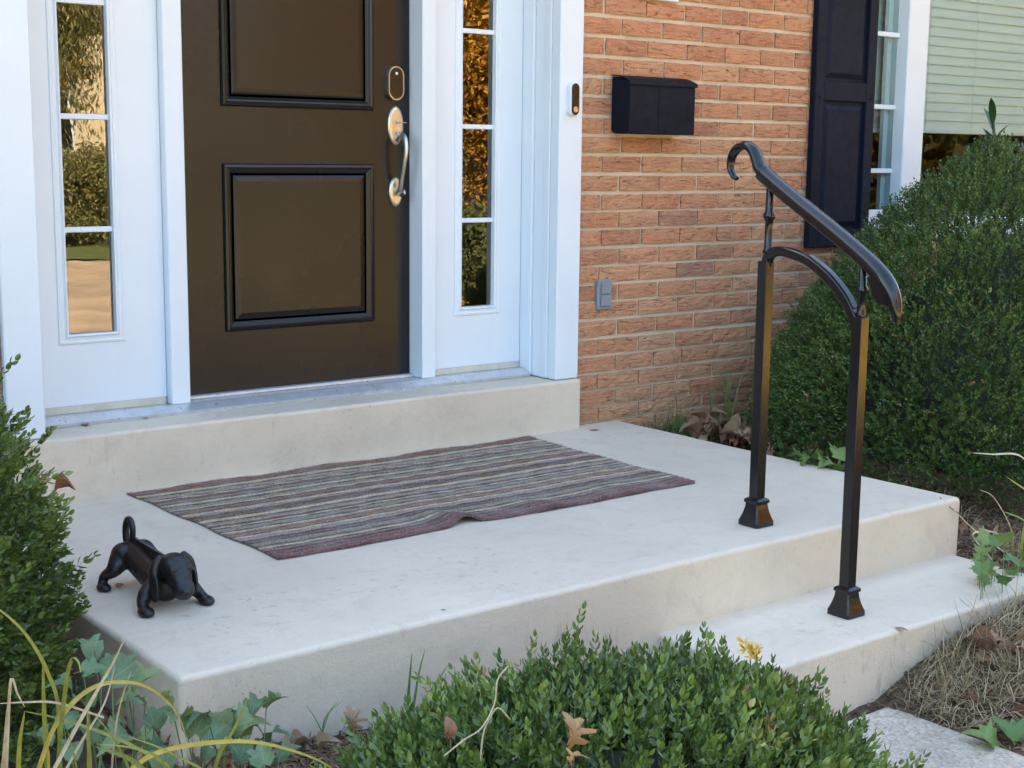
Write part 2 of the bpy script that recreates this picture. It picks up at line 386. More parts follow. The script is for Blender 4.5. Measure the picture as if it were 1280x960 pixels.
L(nt, cc, b.inputs['Base Color']); b.inputs['Roughness'].default_value = .95; bump(nt, n1, b, 1, .02)
MT['soil'] = m
tag(obj('ground', ground_mesh(), MT['soil'], smooth=True), kind='structure')

# yard across from the house (seen mirrored in the panes)
def grass_field_mat():
    m, nt, b = newmat('lawn_grass'); v = mapped(nt)
    c = ramp(nt, noise(nt, v, 3, 6, .7), [(.3, (.08, .12, .025)), (.55, (.16, .19, .04)), (.75, (.30, .24, .07))])
    L(nt, c, b.inputs['Base Color']); b.inputs['Roughness'].default_value = .9; bump(nt, noise(nt, v, 40, 4), b, 1, .05); return m
def sheet(name, x0, x1, y0, y1, z, mat, nx=20, ny=10, wob=.4):
    V = []; Fc = []
    for i in range(nx+1):
        for j in range(ny+1):
            x = x0+(x1-x0)*i/nx; y = y0+(y1-y0)*j/ny
            if j in (0, ny): y += wob*math.sin(x*.9+j)*.6+wob*.4*math.sin(x*2.3)
            V.append((x, y, z))
    for i in range(nx):
        for j in range(ny): a = i*(ny+1)+j; Fc.append([a, a+ny+1, a+ny+2, a+1])
    return tag(obj(name, pymesh(V, Fc), mat), kind='structure')
MT['lawn'] = grass_field_mat()
MT['drive'] = simple('driveway_leaves', (.52, .37, .23), .85, var=.3, nscale=1.5, bs=.4, bscale=20)
sheet('lawn', -30, 40, -60, -13.5, -.40, MT['lawn'])
MT['leafcarpet'] = simple('fallen_gold_leaves', (.62, .37, .06), .8, var=.35, nscale=14, bs=1, bscale=30, bdist=.02)
sheet('leaf_covered_lawn', 2.6, 26, -9.5, -4.6, -.398, MT['leafcarpet'])
sheet('driveway', -30, 40, -13.3, -5.6, -.405, MT['drive'])

# ---------------------------------------------------------------- porch
HS, H1 = .1922, -.178
XL, XR, YF, YB = -2.388, .235, -1.5903, -1.944
porch = tag(empty('concrete_porch', (-1.07, -1.59, -.3)), 'painted beige concrete porch with landing, lower step and door step', 'porch')
def slab(x0, x1, y0, y1, z0, z1, bev, wob=.0011, n=.07):
    """rounded block with slightly uneven edges"""
    bm = bmesh.new(); bmesh.ops.create_cube(bm, size=1)
    for v in bm.verts: v.co = Vector(((x0+x1)/2+v.co.x*(x1-x0), (y0+y1)/2+v.co.y*(y1-y0), (z0+z1)/2+v.co.z*(z1-z0)))
    for ax, a, b in ((0, x0, x1), (1, y0, y1)):
        k = max(1, int((b-a)/n))
        for i in range(1, k):
            no = [0, 0, 0]; no[ax] = 1; co = [0, 0, 0]; co[ax] = a+(b-a)*i/k
            bmesh.ops.bisect_plane(bm, geom=bm.verts[:]+bm.edges[:]+bm.faces[:], plane_co=co, plane_no=no)
    ed = [e for e in bm.edges if len(e.link_faces) == 2 and e.calc_face_angle() > 1]
    bmesh.ops.bevel(bm, geom=ed, offset=bev, segments=3, profile=.5, affect='EDGES')
    for v in bm.verts:
        c = v.co
        w = math.sin(c.x*7+c.y*3)*.5+math.sin(c.x*17.3+1+c.y*11)*.3+math.sin(c.x*41+c.y*37)*.25
        v.co += Vector((0, wob*w*.8*(abs(c.y-y0) < .03), wob*w*(abs(c.z-z1) < .03)))
    return bm_mesh(bm)
obj('landing', slab(XL, XR, YF, .05, -.55, 0, .014), MT['porch'], porch, True)
obj('lower_step', slab(-1.06, .21, YB, YF+.02, -.55, H1, .013), MT['porch'], porch, True)
obj('door_step', slab(-2.19, .006, -.0373, .34, -.03, HS, .012), MT['porch'], porch, True)
def weighted(o):
    md = o.modifiers.new('weighted', 'WEIGHTED_NORMAL'); md.mode = 'FACE_AREA'; md.weight = 100
for o in porch.children: weighted(o)

# ---------------------------------------------------------------- house
house = tag(empty('brick_house', (0, 0, -.1)), 'tan and red brick house with dark panelled door and white trim', 'house')
WX0, WX1, WZ0, WZ1 = 1.715, 3.9, .672, 2.05
def wallbox(*a): return box(*a)
wall = obj('brick_wall', join(
    wallbox(-7, -2.188, .0085, .25, -.5, 2.75), wallbox(0, WX0, .0085, .2502, -.5, 2.75),
    wallbox(WX0, WX1, .0086, .2504, -.5, WZ0-.002), wallbox(WX0, WX1, .0087, .2506, WZ1, 2.75),
    wallbox(WX1, 8, .0088, .2508, -.5, 2.75), wallbox(-2.188, 0, .009, .251, 2.36, 2.75)), MT['mortar'], house)
# courses read off the wall
COURSE = [-.190, -.128, -.063, .003, .061, .126, .193, .262, .33, .403, .475, .542, .613, .682, .755, .824, .891, .963, 1.037, 1.109, 1.18, 1.256, 1.327, 1.403, 1.478, 1.553, 1.628]
while COURSE[-1] < 2.7: COURSE.append(COURSE[-1]+.0735)
def brick_variant(seed):
    r = np.random.default_rng(seed); nx, nz = 8, 3
    V = []; Fc = []
    for i in range(nx+1):
        for j in range(nz+1):
            ed = (i in (0, nx)) or (j in (0, nz))
            x = -.5+i/nx; z = -.5+j/nz
            jx = r.normal(0, .006) if 0 < i < nx else r.normal(0, .004); jz = r.normal(0, .03) if 0 < j < nz else r.normal(0, .012)
            V.append((x+jx, (.0022 if ed else 0)+r.normal(0, .0011), z+jz))
    a = lambda i, j: i*(nz+1)+j
    for i in range(nx):
        for j in range(nz): Fc.append([a(i, j), a(i+1, j), a(i+1, j+1), a(i, j+1)])
    rim = [a(i, 0) for i in range(nx+1)]+[a(nx, j) for j in range(1, nz+1)]+[a(i, nz) for i in range(nx-1, -1, -1)]+[a(0, j) for j in range(nz-1, 0, -1)]
    n0 = len(V)
    for k in rim: V.append((V[k][0], .03, V[k][2]))
    for k in range(len(rim)): k2 = (k+1) % len(rim); Fc.append([rim[k2], rim[k], n0+k, n0+k2])
    return V, Fc
BV = [brick_variant(s) for s in range(7)]
BM = []
for V, Fc in BV:
    me = pymesh(V, Fc); me.materials.append(MT['brick']); BM.append(me)
bricks = []
PB = .2127
for ri in range(len(COURSE)-1):
    z0, z1 = COURSE[ri], COURSE[ri+1]; jt = min(max((z1-z0)-.0565, .0085), .0165)
    for xs, xe, dirn in ((0.0, 7.9, 1), (-2.188, -7, -1)):
        x = xs+dirn*.003; first = True
        while (x-xe)*dirn < 0:
            w = (PB*.58 if (ri % 2 == 1) else PB*1.02) if first else PB
            if not first and random.random() < .05: w = PB*random.choice((.5, .75))
            w += random.uniform(-.006, .006); first = False
            g = random.uniform(.008, .0125)
            xa, xb = (x, x+w-g) if dirn > 0 else (x-w+g, x)
            x += dirn*w
            ok = True
            if z1 > WZ0+.0 and z0 < WZ1 and xb > WX0 and xa < WX1:
                if xa < WX0-.05: xb = WX0-.004
                elif xb > WX1+.05: xa = WX1+.004
                else: ok = False
            if ok: bricks.append((xa, xb, z0+jt, z1, random.randrange(7), random.random()))
for ri in range(len(COURSE)-1):            # above the door
    z0, z1 = COURSE[ri], COURSE[ri+1]
    if z0 > 2.36:
        x = -2.185
        while x < -.1:
            bricks.append((x, min(x+PB-.008, -.005), z0+.012, z1, random.randrange(7), random.random())); x += PB
def inview(b):
    xa, xb, z0, z1 = b[:4]; u, v, d = proj(((xa+xb)/2, 0, (z0+z1)/2))
    hid = (xa > 1.31 and z0 > .66) or (xa > 1.1 and z1 < .35) or (xa > 1.95) or (xa > .3 and z1 < -.02)
    return (-60 < u < 1300 and -22 < v < 975 and not hid)
vis = [b for b in bricks if inview(b)]
vis = sorted(vis, key=lambda b: -(b[1]-b[0]))[:300]; vset = set(id(b) for b in vis)
for b in vis:
    xa, xb, z0, z1, k, t = b
    o = bpy.data.objects.new('brick', BM[k]); link(o); o.parent = wall
    o.location = ((xa+xb)/2, random.uniform(-.0025, .002), (z0+z1)/2); o.scale = (xb-xa, 1, z1-z0)
    o.rotation_euler = (0, random.uniform(-.004, .004), 0)
V = []; Fc = []; tone = []; n = 0
for b in bricks:
    if id(b) in vset: continue
    xa, xb, z0, z1, k, t = b
    for vx, vy, vz in BV[k][0]: V.append(((xa+xb)/2+vx*(xb-xa), vy, (z0+z1)/2+vz*(z1-z0))); tone.append(t)
    Fc += [[i+n for i in f] for f in BV[k][1]]; n = len(V)
me = pymesh(V, Fc); me.attributes.new('tone', 'FLOAT', 'POINT').data.foreach_set('value', tone)
tag(obj('brickwork', me, MT['brick_far'], wall), kind='stuff')
# shell, roof
obj('side_wall', box(-7, -6.75, .25, 8, -.5, 2.75), MT['room'], house)
obj('side_wall', box(7.75, 8, .25, 8, -.5, 2.75), MT['room'], house)
obj('back_wall', box(-7, 8, 8, 8.25, -.5, 2.75), MT['room'], house)
obj('interior_floor', box(-6.75, 7.75, .34, 8, .05, .18), MT['room'], house)
obj('interior_ceiling', box(-6.75, 7.75, .2502, 8, 2.6, 2.7), MT['room'], house)
obj('partition_wall', box(.1, .2, .26, 8, .18, 2.6), MT['room'], house)
obj('roof', pymesh([(-7.4, -.42, 2.72), (8.4, -.42, 2.72), (8.4, 4.1, 4.7), (-7.4, 4.1, 4.7), (-7.4, 8.6, 2.72), (8.4, 8.6, 2.72),
                    (-7.4, -.42, 2.62), (8.4, -.42, 2.62), (8.4, 8.6, 2.62), (-7.4, 8.6, 2.62)],
                   [[0, 1, 2, 3], [3, 2, 5, 4], [6, 9, 8, 7], [0, 6, 7, 1], [1, 7, 8, 5, 2], [5, 8, 9, 4], [4, 9, 6, 0, 3]]), MT['roof'], house)

# door surround
DX0, DX1 = -1.526, -.609            # door slab
surround = obj('door_frame', join(box(-1.593, -1.528, .15, .31, .2216, 2.30, .003), ), MT['white'], house)
surround.data.name = 'door_frame'
obj('mullion', box(-.607, -.547, .15, .31, .2216, 2.30, .003), MT['white'], surround)
obj('casing', box(-.112, 0.0, -.022, .03, HS+.002, 2.36, .004), MT['white'], surround)
obj('casing', box(-2.186, -2.074, -.022, .03, HS+.002, 2.36, .004), MT['white'], surround)
obj('head_casing', box(-2.184, -.002, -.0215, .30, 2.30, 2.358, .004), MT['white'], surround)
for x, sg in ((-.112, 1), (-2.074, -1)):
    for k, (ya, yb, dx) in enumerate(((.0305, .065, -.004), (.0655, .125, .0), (.1255, .20, -.010))):
        xa, xb = sorted((x+sg*(-(-dx)), x+sg*.1))
        obj('jamb_moulding', box(xa, xb, ya, yb, HS+.003, 2.299, .003), MT['white'], surround)
def extr(prof, x0, x1):
    n = len(prof); V = [(x0, y, z) for y, z in prof]+[(x1, y, z) for y, z in prof]
    me = pymesh(V, [list(range(n)), [n+k for k in range(n)][::-1]]+[[k, n+k, n+(k+1) % n, (k+1) % n] for k in range(n)])
    bm = bmesh.new(); bm.from_mesh(me); bmesh.ops.recalc_face_normals(bm, faces=bm.faces[:]); bm.to_mesh(me); bm.free(); return me
obj('sill', extr([(.116, HS+.0005), (.114, .2035), (.118, .2055), (.146, .2195), (.152, .2213), (.36, .2213), (.36, HS+.0005)], -2.072, -.124), MT['alu'], surround)
obj('threshold', box(-1.527, -.608, .200, .27, .2215, .2335, .003), MT['alu'], surround)

# door
def panel_rings(y): return [(0, y+.0005), (.004, y-.007), (.012, y-.009), (.017, y-.004), (.022, y-.003), (.032, y+.004), (.040, y+.004), (.046, y+.001), (.060, y-.0015)]
DY = .231
door = obj('entry_door', box(DX0, DX1, DY, DY+.045, .2345, 2.27, .002), MT['door'], house)
obj('raised_panel', frame_rings(-1.358, -.764, .437, 1.0005, panel_rings(DY-.004)), MT['door'], door)
obj('raised_panel', frame_rings(-1.358, -.764, 1.188, 2.09, panel_rings(DY-.004)), MT['door'], door)
def stadium(w, h, n=10):
    pts = []
    for k in range(n+1): a = math.pi*k/n; pts.append((w/2*math.cos(a), (h-w)/2+w/2*math.sin(a)))
    for k in range(n+1): a = math.pi+math.pi*k/n; pts.append((w/2*math.cos(a), -(h-w)/2+w/2*math.sin(a)))
    return pts
def ellipse(w, h, n=28): return [(w/2*math.cos(2*math.pi*k/n), h/2*math.sin(2*math.pi*k/n)) for k in range(n)]
def plate(outline, cx, cz, rings):
    """outline scaled ring by ring: rings = [(scale_offset_m, y)]"""
    n = len(outline); V = []; Fc = []
    for off, y in rings:
        for a, b in outline:
            l = math.hypot(a, b) or 1; k = 1+off/l
            V.append((cx+a*k, y, cz+b*k))
    for i in range(len(rings)-1):
        for k in range(n): Fc.append([i*n+k, i*n+(k+1) % n, (i+1)*n+(k+1) % n, (i+1)*n+k])
    Fc.append([(len(rings)-1)*n+k for k in range(n)])
    me = pymesh(V, Fc); bm = bmesh.new(); bm.from_mesh(me); bmesh.ops.recalc_face_normals(bm, faces=bm.faces[:])
    bm.to_mesh(me); bm.free(); return me
HX = -.632
db = px(495.5, 104, 1, DY-.02)
obj('deadbolt_rim', plate(stadium(.067, .122), db.x, db.z, [(0, DY), (0, DY-.018), (-.002, DY-.022), (-.005, DY-.022), (-.0055, DY-.0195)]), MT['nickel'], door)
obj('deadbolt_keypad', plate(stadium(.0565, .1115), db.x, db.z, [(0, DY-.0185), (-.001, DY-.021), (-.004, DY-.0215)]), MT['darkglass'], door)
obj('deadbolt_light', lathe([(.0055, 0), (.005, .0012)], (db.x, DY-.0216, db.z+.034), 12, 'y'), MT['led'], door)
p1 = px(495.5, 157, 1, DY-.01); p2 = px(495.5, 240, 1, DY-.01)
obj('handle_plate', plate(ellipse(.066, .138), p1.x, p1.z, [(0, DY), (0, DY-.006), (-.004, DY-.010), (-.012, DY-.012)]), MT['nickel'], door)
obj('handle_plate', plate(ellipse(.056, .105), p2.x, p2.z, [(0, DY), (0, DY-.006), (-.004, DY-.010), (-.010, DY-.012)]), MT['nickel'], door)
obj('key', join(box(p1.x-.004, p1.x+.004, DY-.03, DY-.011, p1.z+.006, p1.z+.018, .001), box(p1.x-.013, p1.x+.013, DY-.060, DY-.030, p1.z+.009, p1.z+.0115, .001)), MT['steel'], door)
gp = [(p1.x+.003, DY-.010, p1.z-.048), (p1.x+.004, DY-.030, p1.z-.034), (p1.x+.004, DY-.056, p1.z-.046), (p1.x+.003, DY-.066, p1.z-.085), (p1.x, DY-.058, p1.z-.135),
      (p2.x, DY-.044, p2.z+.055), (p2.x, DY-.032, p2.z+.016), (p2.x, DY-.010, p2.z+.002)]
path = catmull(gp, 6); nP = len(path)
obj('handle_grip', sweep(path, [(a*1.25, b*.8) for a, b in circ(.0105, 10)], Vector((1, 0, 0)), [1.1-.35*math.sin(math.pi*i/nP*.9+.3)*(i/nP) for i in range(nP)]), MT['steel'], door, True)
obj('thumb_latch', sweep(catmull([(p2.x, DY-.012, p2.z), (p2.x, DY-.04, p2.z-.006), (p2.x+.002, DY-.062, p2.z+.002)], 4), [(a*1.7, b*.6) for a, b in circ(.006, 8)], Vector((1, 0, 0))), MT['steel'], door, True)
obj('kickplate_scuff', box(DX0+.02, DX1-.02, DY-.0022, DY-.0005, .228, .2315), MT['alu'], door) if False else None

# sidelights
MUNT = [.795, 1.1405, 1.486, 1.832]
for sx0, sx1, gx0, gx1 in ((-2.075, -1.594, -1.917, -1.761), (-.546, -.1235, -.409, -.2565)):
    gz0, gz1 = .470, 2.12; y = .188
    def rect_hole(a0, a1, b0, b1, c0, c1, d0, d1):
        return join(box(a0, b0, y, y+.04, c0, c1), box(b1, a1, y, y+.04, c0, c1), box(b0, b1, y+.0003, y+.0403, c0, d0), box(b0, b1, y+.0003, y+.0403, d1, c1))
    sl = obj('sidelight', rect_hole(sx0+.001, sx1-.001, gx0, gx1, .2455, 2.299, gz0, gz1), MT['white'], house)
    obj('bottom_strip', box(sx0+.004, sx1-.004, y-.004, y+.036, .2217, .245, .001), MT['beigestrip'], sl)
    # raised bead round the glass
    w = .031
    fr = frame_rings(gx0-w, gx1+w, gz0-w, gz1+w, [(0, y), (.002, y-.005), (.008, y-.006), (.012, y-.003), (.020, y-.004), (.026, y-.010), (w, y-.008), (w+.001, y+.012)], False)
    obj('glazing_bead', fr, MT['white'], sl)
    zs = [gz0]+MUNT+[gz1]
    for k in range(len(zs)-1):
        a, c = zs[k]+(.009 if k else 0), zs[k+1]-(.009 if k < len(zs)-2 else 0)
        obj('pane', pymesh([(gx0, y+.012, a), (gx1, y+.012, a), (gx1, y+.012, c), (gx0, y+.012, c)], [[0, 1, 2, 3]]), MT['glass'], sl)
    for zc in MUNT: obj('muntin', box(gx0, gx1, y+.002, y+.022, zc-.0085, zc+.0085, .002), MT['white'], sl)
obj('foyer_wall', box(-6, .09, 2.4, 2.5, .18, 2.6), MT['room'], house)

# window
win = obj('window', join(box(WX0, WX0+.022, .03, .16, WZ0, WZ1, .002), box(WX1-.03, WX1, .03, .16, WZ0, WZ1, .002), box(WX0+.022, WX1-.03, .031, .159, WZ1-.05, WZ1, .002)), MT['white'], house)
obj('sill', join(box(WX0-.02, WX1+.02, -.035, .10, WZ0-.0, WZ0+.028, .004), box(WX0+.022, WX1-.03, .012, .14, WZ0+.0285, WZ0+.075, .003)), MT['white'], win)
obj('mullion', box(1.985, 2.132, .012, .15, WZ0+.076, WZ1-.051, .005), MT['white'], win)
GY = .075; zb = WZ0+.135
obj('bottom_rail', box(WX0+.0225, 1.984, .05, .10, WZ0+.0755, zb, .003), MT['white'], win)
obj('bottom_rail', box(2.133, WX1-.031, .05, .10, WZ0+.0755, zb-.02, .003), MT['white'], win)
wm = [.985, 1.275, 1.60]
zs = [zb]+wm+[WZ1-.051]
for k in range(4):
    a, c = zs[k]+(.011 if k else 0), zs[k+1]-(.011 if k < 3 else 0)
    obj('pane', pymesh([(WX0+.022, GY, a), (1.984, GY, a), (1.984, GY, c), (WX0+.022, GY, c)], [[0, 1, 2, 3]]), MT['wglass'], win)
for zc in wm: obj('muntin', box(WX0+.0225, 1.984, GY-.012, GY+.01, zc-.0105, zc+.0105, .002), MT['white'], win)
obj('pane', pymesh([(2.133, GY, zb-.02), (WX1-.031, GY, zb-.02), (WX1-.031, GY, WZ1-.051), (2.133, GY, WZ1-.051)], [[0, 1, 2, 3]]), MT['wglass'], win)
obj('inner_jamb', box(1.952, 1.984, .105, .125, zb+.001, WZ1-.06), MT['white'], win)
def blind(x0, x1, zbot, lab):
    t = tag(empty('window_blind', ((x0+x1)/2, .17, zbot)), lab, 'blind', 'window blinds')
    obj('bottom_rail', box(x0, x1, .155, .185, zbot, zbot+.018, .003), MT['blind'], t)
    proto = None; z = zbot+.042
    while z < WZ1-.06:
        if proto is None:
            me = pymesh([(x0, -.003, -.0245), (x1, -.003, -.0245), (x1, .0015, 0), (x0, .0015, 0), (x1, .007, .0235), (x0, .007, .0235)], [[0, 1, 2, 3], [3, 2, 4, 5]])
            me.materials.append(MT['blind']); proto = me
        o = bpy.data.objects.new('slat', proto); link(o); wparent(o, t); o.location = (0, .168, z); z += .0445
    for xc in (x0+.12*(x1-x0), x0+.34*(x1-x0), x0+.75*(x1-x0)):
        obj('lift_cord', box(xc-.001, xc+.001, .158, .160, zbot+.018, WZ1-.06), MT['blind'], t)
    return t
blind(1.742, 2.10, 1.16, 'narrow half-lowered slatted blind behind the small-paned side window')
blind(2.14, 3.85, 1.165, 'wide half-lowered pale slatted blind behind the large window pane')

# ---------------------------------------------------------------- shutter, mailbox, bell, outlet, plaque
sh = tag(empty('window_shutter', (1.5, -.01, .653)), 'black panelled shutter screwed to the bricks beside the window', 'shutter')
SX0, SX1, SZ0, SZ1 = 1.298, 1.70, .653, 2.06
obj('backing', box(SX0+.004, SX1-.004, -.018, -.004, SZ0+.004, SZ1-.004), MT['shutter'], sh)
for a, c in ((SX0, SX0+.058), (SX1-.058, SX1)): obj('stile', box(a, c, -.036, -.003, SZ0, SZ1, .003), MT['shutter'], sh)
for a, c in ((SZ0+.001, SZ0+.075), (1.285, 1.368), (SZ1-.075, SZ1-.001)): obj('rail', box(SX0+.0585, SX1-.0585, -.0345, -.0035, a, c, .003), MT['shutter'], sh)
for a, c in ((SZ0+.076, 1.284), (1.369, SZ1-.076)):
    obj('raised_panel', frame_rings(SX0+.059, SX1-.059, a, c, [(0, -.0185), (.012, -.019), (.034, -.030), (.036, -.0305)]), MT['shutter'], sh)
for xc in (SX0+.03, SX1-.03):
    for zc in (1.30, .80): obj('screw_head', lathe([(.006, 0), (.006, .003), (.003, .005)], (xc, -.036, zc), 10, 'y'), MT['shutter'], sh)

mb = tag(empty('mailbox', (.33, -.05, 1.12)), 'black metal wall mailbox with slanted lid on the brick wall', 'mailbox')
d_ = -.100
a = px(787, 101, 1, d_); c = px(868, 169, 1, d_)
mx0, mx1, mz0, mz1 = a.x, c.x, c.z, a.z
prof = [(0.0, mz0+.012), (-.02, mz0), (d_, mz0), (d_, mz1), (0, mz1+.020)]
V = [(mx0, y, z) for y, z in prof]+[(mx1, y, z) for y, z in prof]
n = len(prof)
me = pymesh(V, [list(range(n))[::-1], [n+k for k in range(n)]]+[[k, (k+1) % n, n+(k+1) % n, n+k] for k in range(n)])
bm = bmesh.new(); bm.from_mesh(me); bmesh.ops.recalc_face_normals(bm, faces=bm.faces[:])
bmesh.ops.bevel(bm, geom=bm.edges[:]+bm.verts[:], offset=.003, segments=2, affect='EDGES'); bm.to_mesh(me); bm.free()
obj('body', me, MT['mailbox'], mb)
lid = [(-.001, mz1+.026), (-.04, mz1+.023), (d_*.8, mz1+.012), (d_-.004, mz1+.001), (d_-.007, mz1-.010)]
V = []; Fc = []
for x in (mx0-.004, mx1+.004):
    for y, z in lid: V.append((x, y, z))
    for y, z in lid: V.append((x, y+.001, z-.0035))
k = len(lid)
for i in range(k-1):
    Fc += [[i, i+1, 2*k+i+1, 2*k+i], [k+i, 2*k+k+i, 2*k+k+i+1, k+i+1], [i, k+i, k+i+1, i+1], [2*k+i, 2*k+i+1, 3*k+i+1, 3*k+i]]
Fc += [[0, 2*k, 3*k, k], [k-1, 2*k-1, 4*k-1, 3*k-1]]
obj('lid', pymesh(V, Fc), MT['mailbox'], mb)
obj('front_seam', box(mx0+(mx1-mx0)*.44, mx0+(mx1-mx0)*.445, d_-.0012, d_+.002, mz0+.01, mz1-.012), MT['mailbox'], mb)
obj('bottom_lip', box(mx0+.01, mx1-.08, d_-.006, d_-.0005, mz0+.002, mz0+.009, .001), MT['mailbox'], mb)

bl = px(718, 124, 1, -.04)
bell = tag(empty('doorbell_camera', (bl.x, -.03, bl.z-.06)), 'slim white and black video doorbell on the white door casing', 'doorbell')
obj('housing', plate(stadium(.042, .122), bl.x, bl.z, [(0, -.0225), (0, -.040), (-.003, -.044), (-.005, -.0445)]), MT['white'], bell)
obj('face', plate(stadium(.0355, .1155), bl.x+.001, bl.z, [(0, -.0443), (0, -.046), (-.002, -.0475)]), MT['darkglass'], bell)
obj('button_ring', plate(ellipse(.022, .022, 20), bl.x+.001, bl.z-.037, [(0, -.0476), (0, -.049), (-.0025, -.049), (-.003, -.0477)]), MT['steel'], bell)
obj('lens', plate(ellipse(.014, .014, 16), bl.x+.001, bl.z+.036, [(0, -.0476), (-.001, -.0495), (-.003, -.050)]), MT['darkglass'], bell)

p = px(756, 368, 1, -.012)
ot = tag(empty('outlet_cover', (p.x, -.005, p.z-.06)), 'grey weatherproof outlet cover with two flip lids on the brick', 'outlet')
obj('plate', box(p.x-.037, p.x+.037, -.014, .004, p.z-.059, p.z+.059, .003), MT['outlet'], ot)
for k in (-1, 1):
    zc = p.z+k*.0235-.002
    obj('flip_lid', box(p.x-.024, p.x+.025, -.024, -.0142, zc-.020, zc+.019, .003), MT['outlet'], ot)
    obj('lid_hinge', sweep([Vector((p.x-.022, -.020, zc+.021)), Vector((p.x+.023, -.020, zc+.021))], circ(.0032, 8)), MT['outlet'], ot)
tag(obj('house_plaque', box(.24, .492, -.014, -.001, 1.634, 1.80, .003), MT['white']), 'white rectangular plaque on the bricks above the mailbox', 'plaque')

# ---------------------------------------------------------------- door mat
def mat_mesh():
    q = [px(160, 615, 2, .008), px(350, 697, 2, .008), px(870, 602, 2, .008), px(662, 545, 2, .008)]   # BL, FL, FR, BR
    NR, SUB, NX = 88, 5, 120
    ny = NR*SUB
    V = np.zeros((NX+1, ny+1, 3)); s = np.linspace(0, 1, NX+1)[:, None]; t = np.linspace(0, 1, ny+1)[None, :]
    for k in range(3):
        V[..., k] = (q[0][k]*(1-s)*(1-t)+q[3][k]*s*(1-t)+q[1][k]*(1-s)*t+q[2][k]*s*t)
    x, y = V[..., 0].copy(), V[..., 1].copy()
    rib = np.abs(np.sin(np.pi*t*NR))**.5*(.75+.25*np.sin(x*60+np.floor(t*NR)*2.1))
    z = .003+.0045*rib*np.ones_like(s)
    def ridge(cx, w, amp, skew, reach): return amp*np.exp(-((x-cx-skew*(1-t))/w)**2)*np.exp(-((1-t)/reach)**2)
    z = z+ridge(-1.21, .050, .024, -.25, .14)+ridge(-.90, .07, .012, -.3, .14)+ridge(-.62, .10, .008, .1, .2)+.004*np.exp(-((1-t)/.04)**2)*(1+np.sin(x*23))*.5
    z = z+.006*np.exp(-((x+.31)/.08)**2)*np.exp(-((1-t)/.2)**2)+.003*np.exp(-(t/.05)**2)*(1+np.sin(x*15))
    y = y-.02*np.exp(-((x+1.21)/.05)**2)*t**6*-1 + .004*np.sin(x*9)*np.ones_like(t) + .0015*np.sin(x*37+t*20)
    x = x+.004*np.sin(y*21)
    V[..., 0], V[..., 1], V[..., 2] = x, y, z
    top = V.reshape(-1, 3); n1 = ny+1
    idx = np.arange((NX+1)*n1).reshape(NX+1, n1)
    Fc = np.stack([idx[:-1, :-1], idx[:-1, 1:], idx[1:, 1:], idx[1:, :-1]], -1).reshape(-1, 4).tolist()
    rim = list(idx[:, 0])+list(idx[-1, 1:])+list(idx[-2::-1, -1])+list(idx[0, -2:0:-1])
    n0 = len(top); low = [(top[i][0], top[i][1], max(.0015, top[i][2]-.0075)) for i in rim]
    for k in range(len(rim)): k2 = (k+1) % len(rim); Fc.append([int(rim[k]), int(rim[k2]), n0+k2, n0+k])
    me = pymesh(np.concatenate([top, np.array(low)]), Fc)
    pal = dict(m=(.115, .040, .042), b=(.17, .10, .065), g=(.215, .20, .145), s=(.235, .185, .155), c=(.50, .41, .30), y=(.40, .33, .15), k=(.045, .030, .028), l=(.33, .265, .215), r=(.22, .085, .06), t=(.27, .20, .14))  # k: near-black ribs paint in the crease shade between the stripes
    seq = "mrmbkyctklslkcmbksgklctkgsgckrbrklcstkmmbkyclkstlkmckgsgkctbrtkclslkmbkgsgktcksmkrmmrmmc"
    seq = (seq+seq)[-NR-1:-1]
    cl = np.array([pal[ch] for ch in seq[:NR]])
    cols = np.zeros((len(top)+len(low), 4)); cols[:, 3] = 1
    ridx = np.minimum((np.arange(ny+1)/SUB).astype(int), NR-1)
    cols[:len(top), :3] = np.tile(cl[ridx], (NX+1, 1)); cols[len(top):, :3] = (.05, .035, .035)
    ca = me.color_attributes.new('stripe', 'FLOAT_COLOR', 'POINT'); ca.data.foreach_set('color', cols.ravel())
    return me
m, nt, b = newmat('woven_stripes'); ca = N(nt, 'ShaderNodeVertexColor', layer_name='stripe'); v = mapped(nt)
fz = noise(nt, v, 190, 4, .75); fz2 = noise(nt, v, 9, 5)
cc = mixc(nt, .85, mixc(nt, 1, ca.outputs[0], (1.0, .91, .76), 'MULTIPLY'), ramp(nt, fz, [(.34, (.08,)*3), (.66, (.92,)*3)]), 'OVERLAY')
cc = mixc(nt, ramp(nt, fz2, [(.45, (0, 0, 0)), (.8, (.35,)*3)]), cc, (.33, .31, .29))
cc = mixc(nt, ramp(nt, noise(nt, v, 300, 2), [(.60, (0, 0, 0)), (.68, (.55,)*3)]), cc, (.55, .52, .48))
L(nt, cc, b.inputs['Base Color']); b.inputs['Roughness'].default_value = .95; b.inputs['Sheen Weight'].default_value = .2
bump(nt, fz, b, .8, .003); MT['mat'] = m
tag(obj('door_mat', mat_mesh(), MT['mat'], smooth=True), 'striped woven doormat in maroon, grey and cream with rumpled front edge', 'doormat')

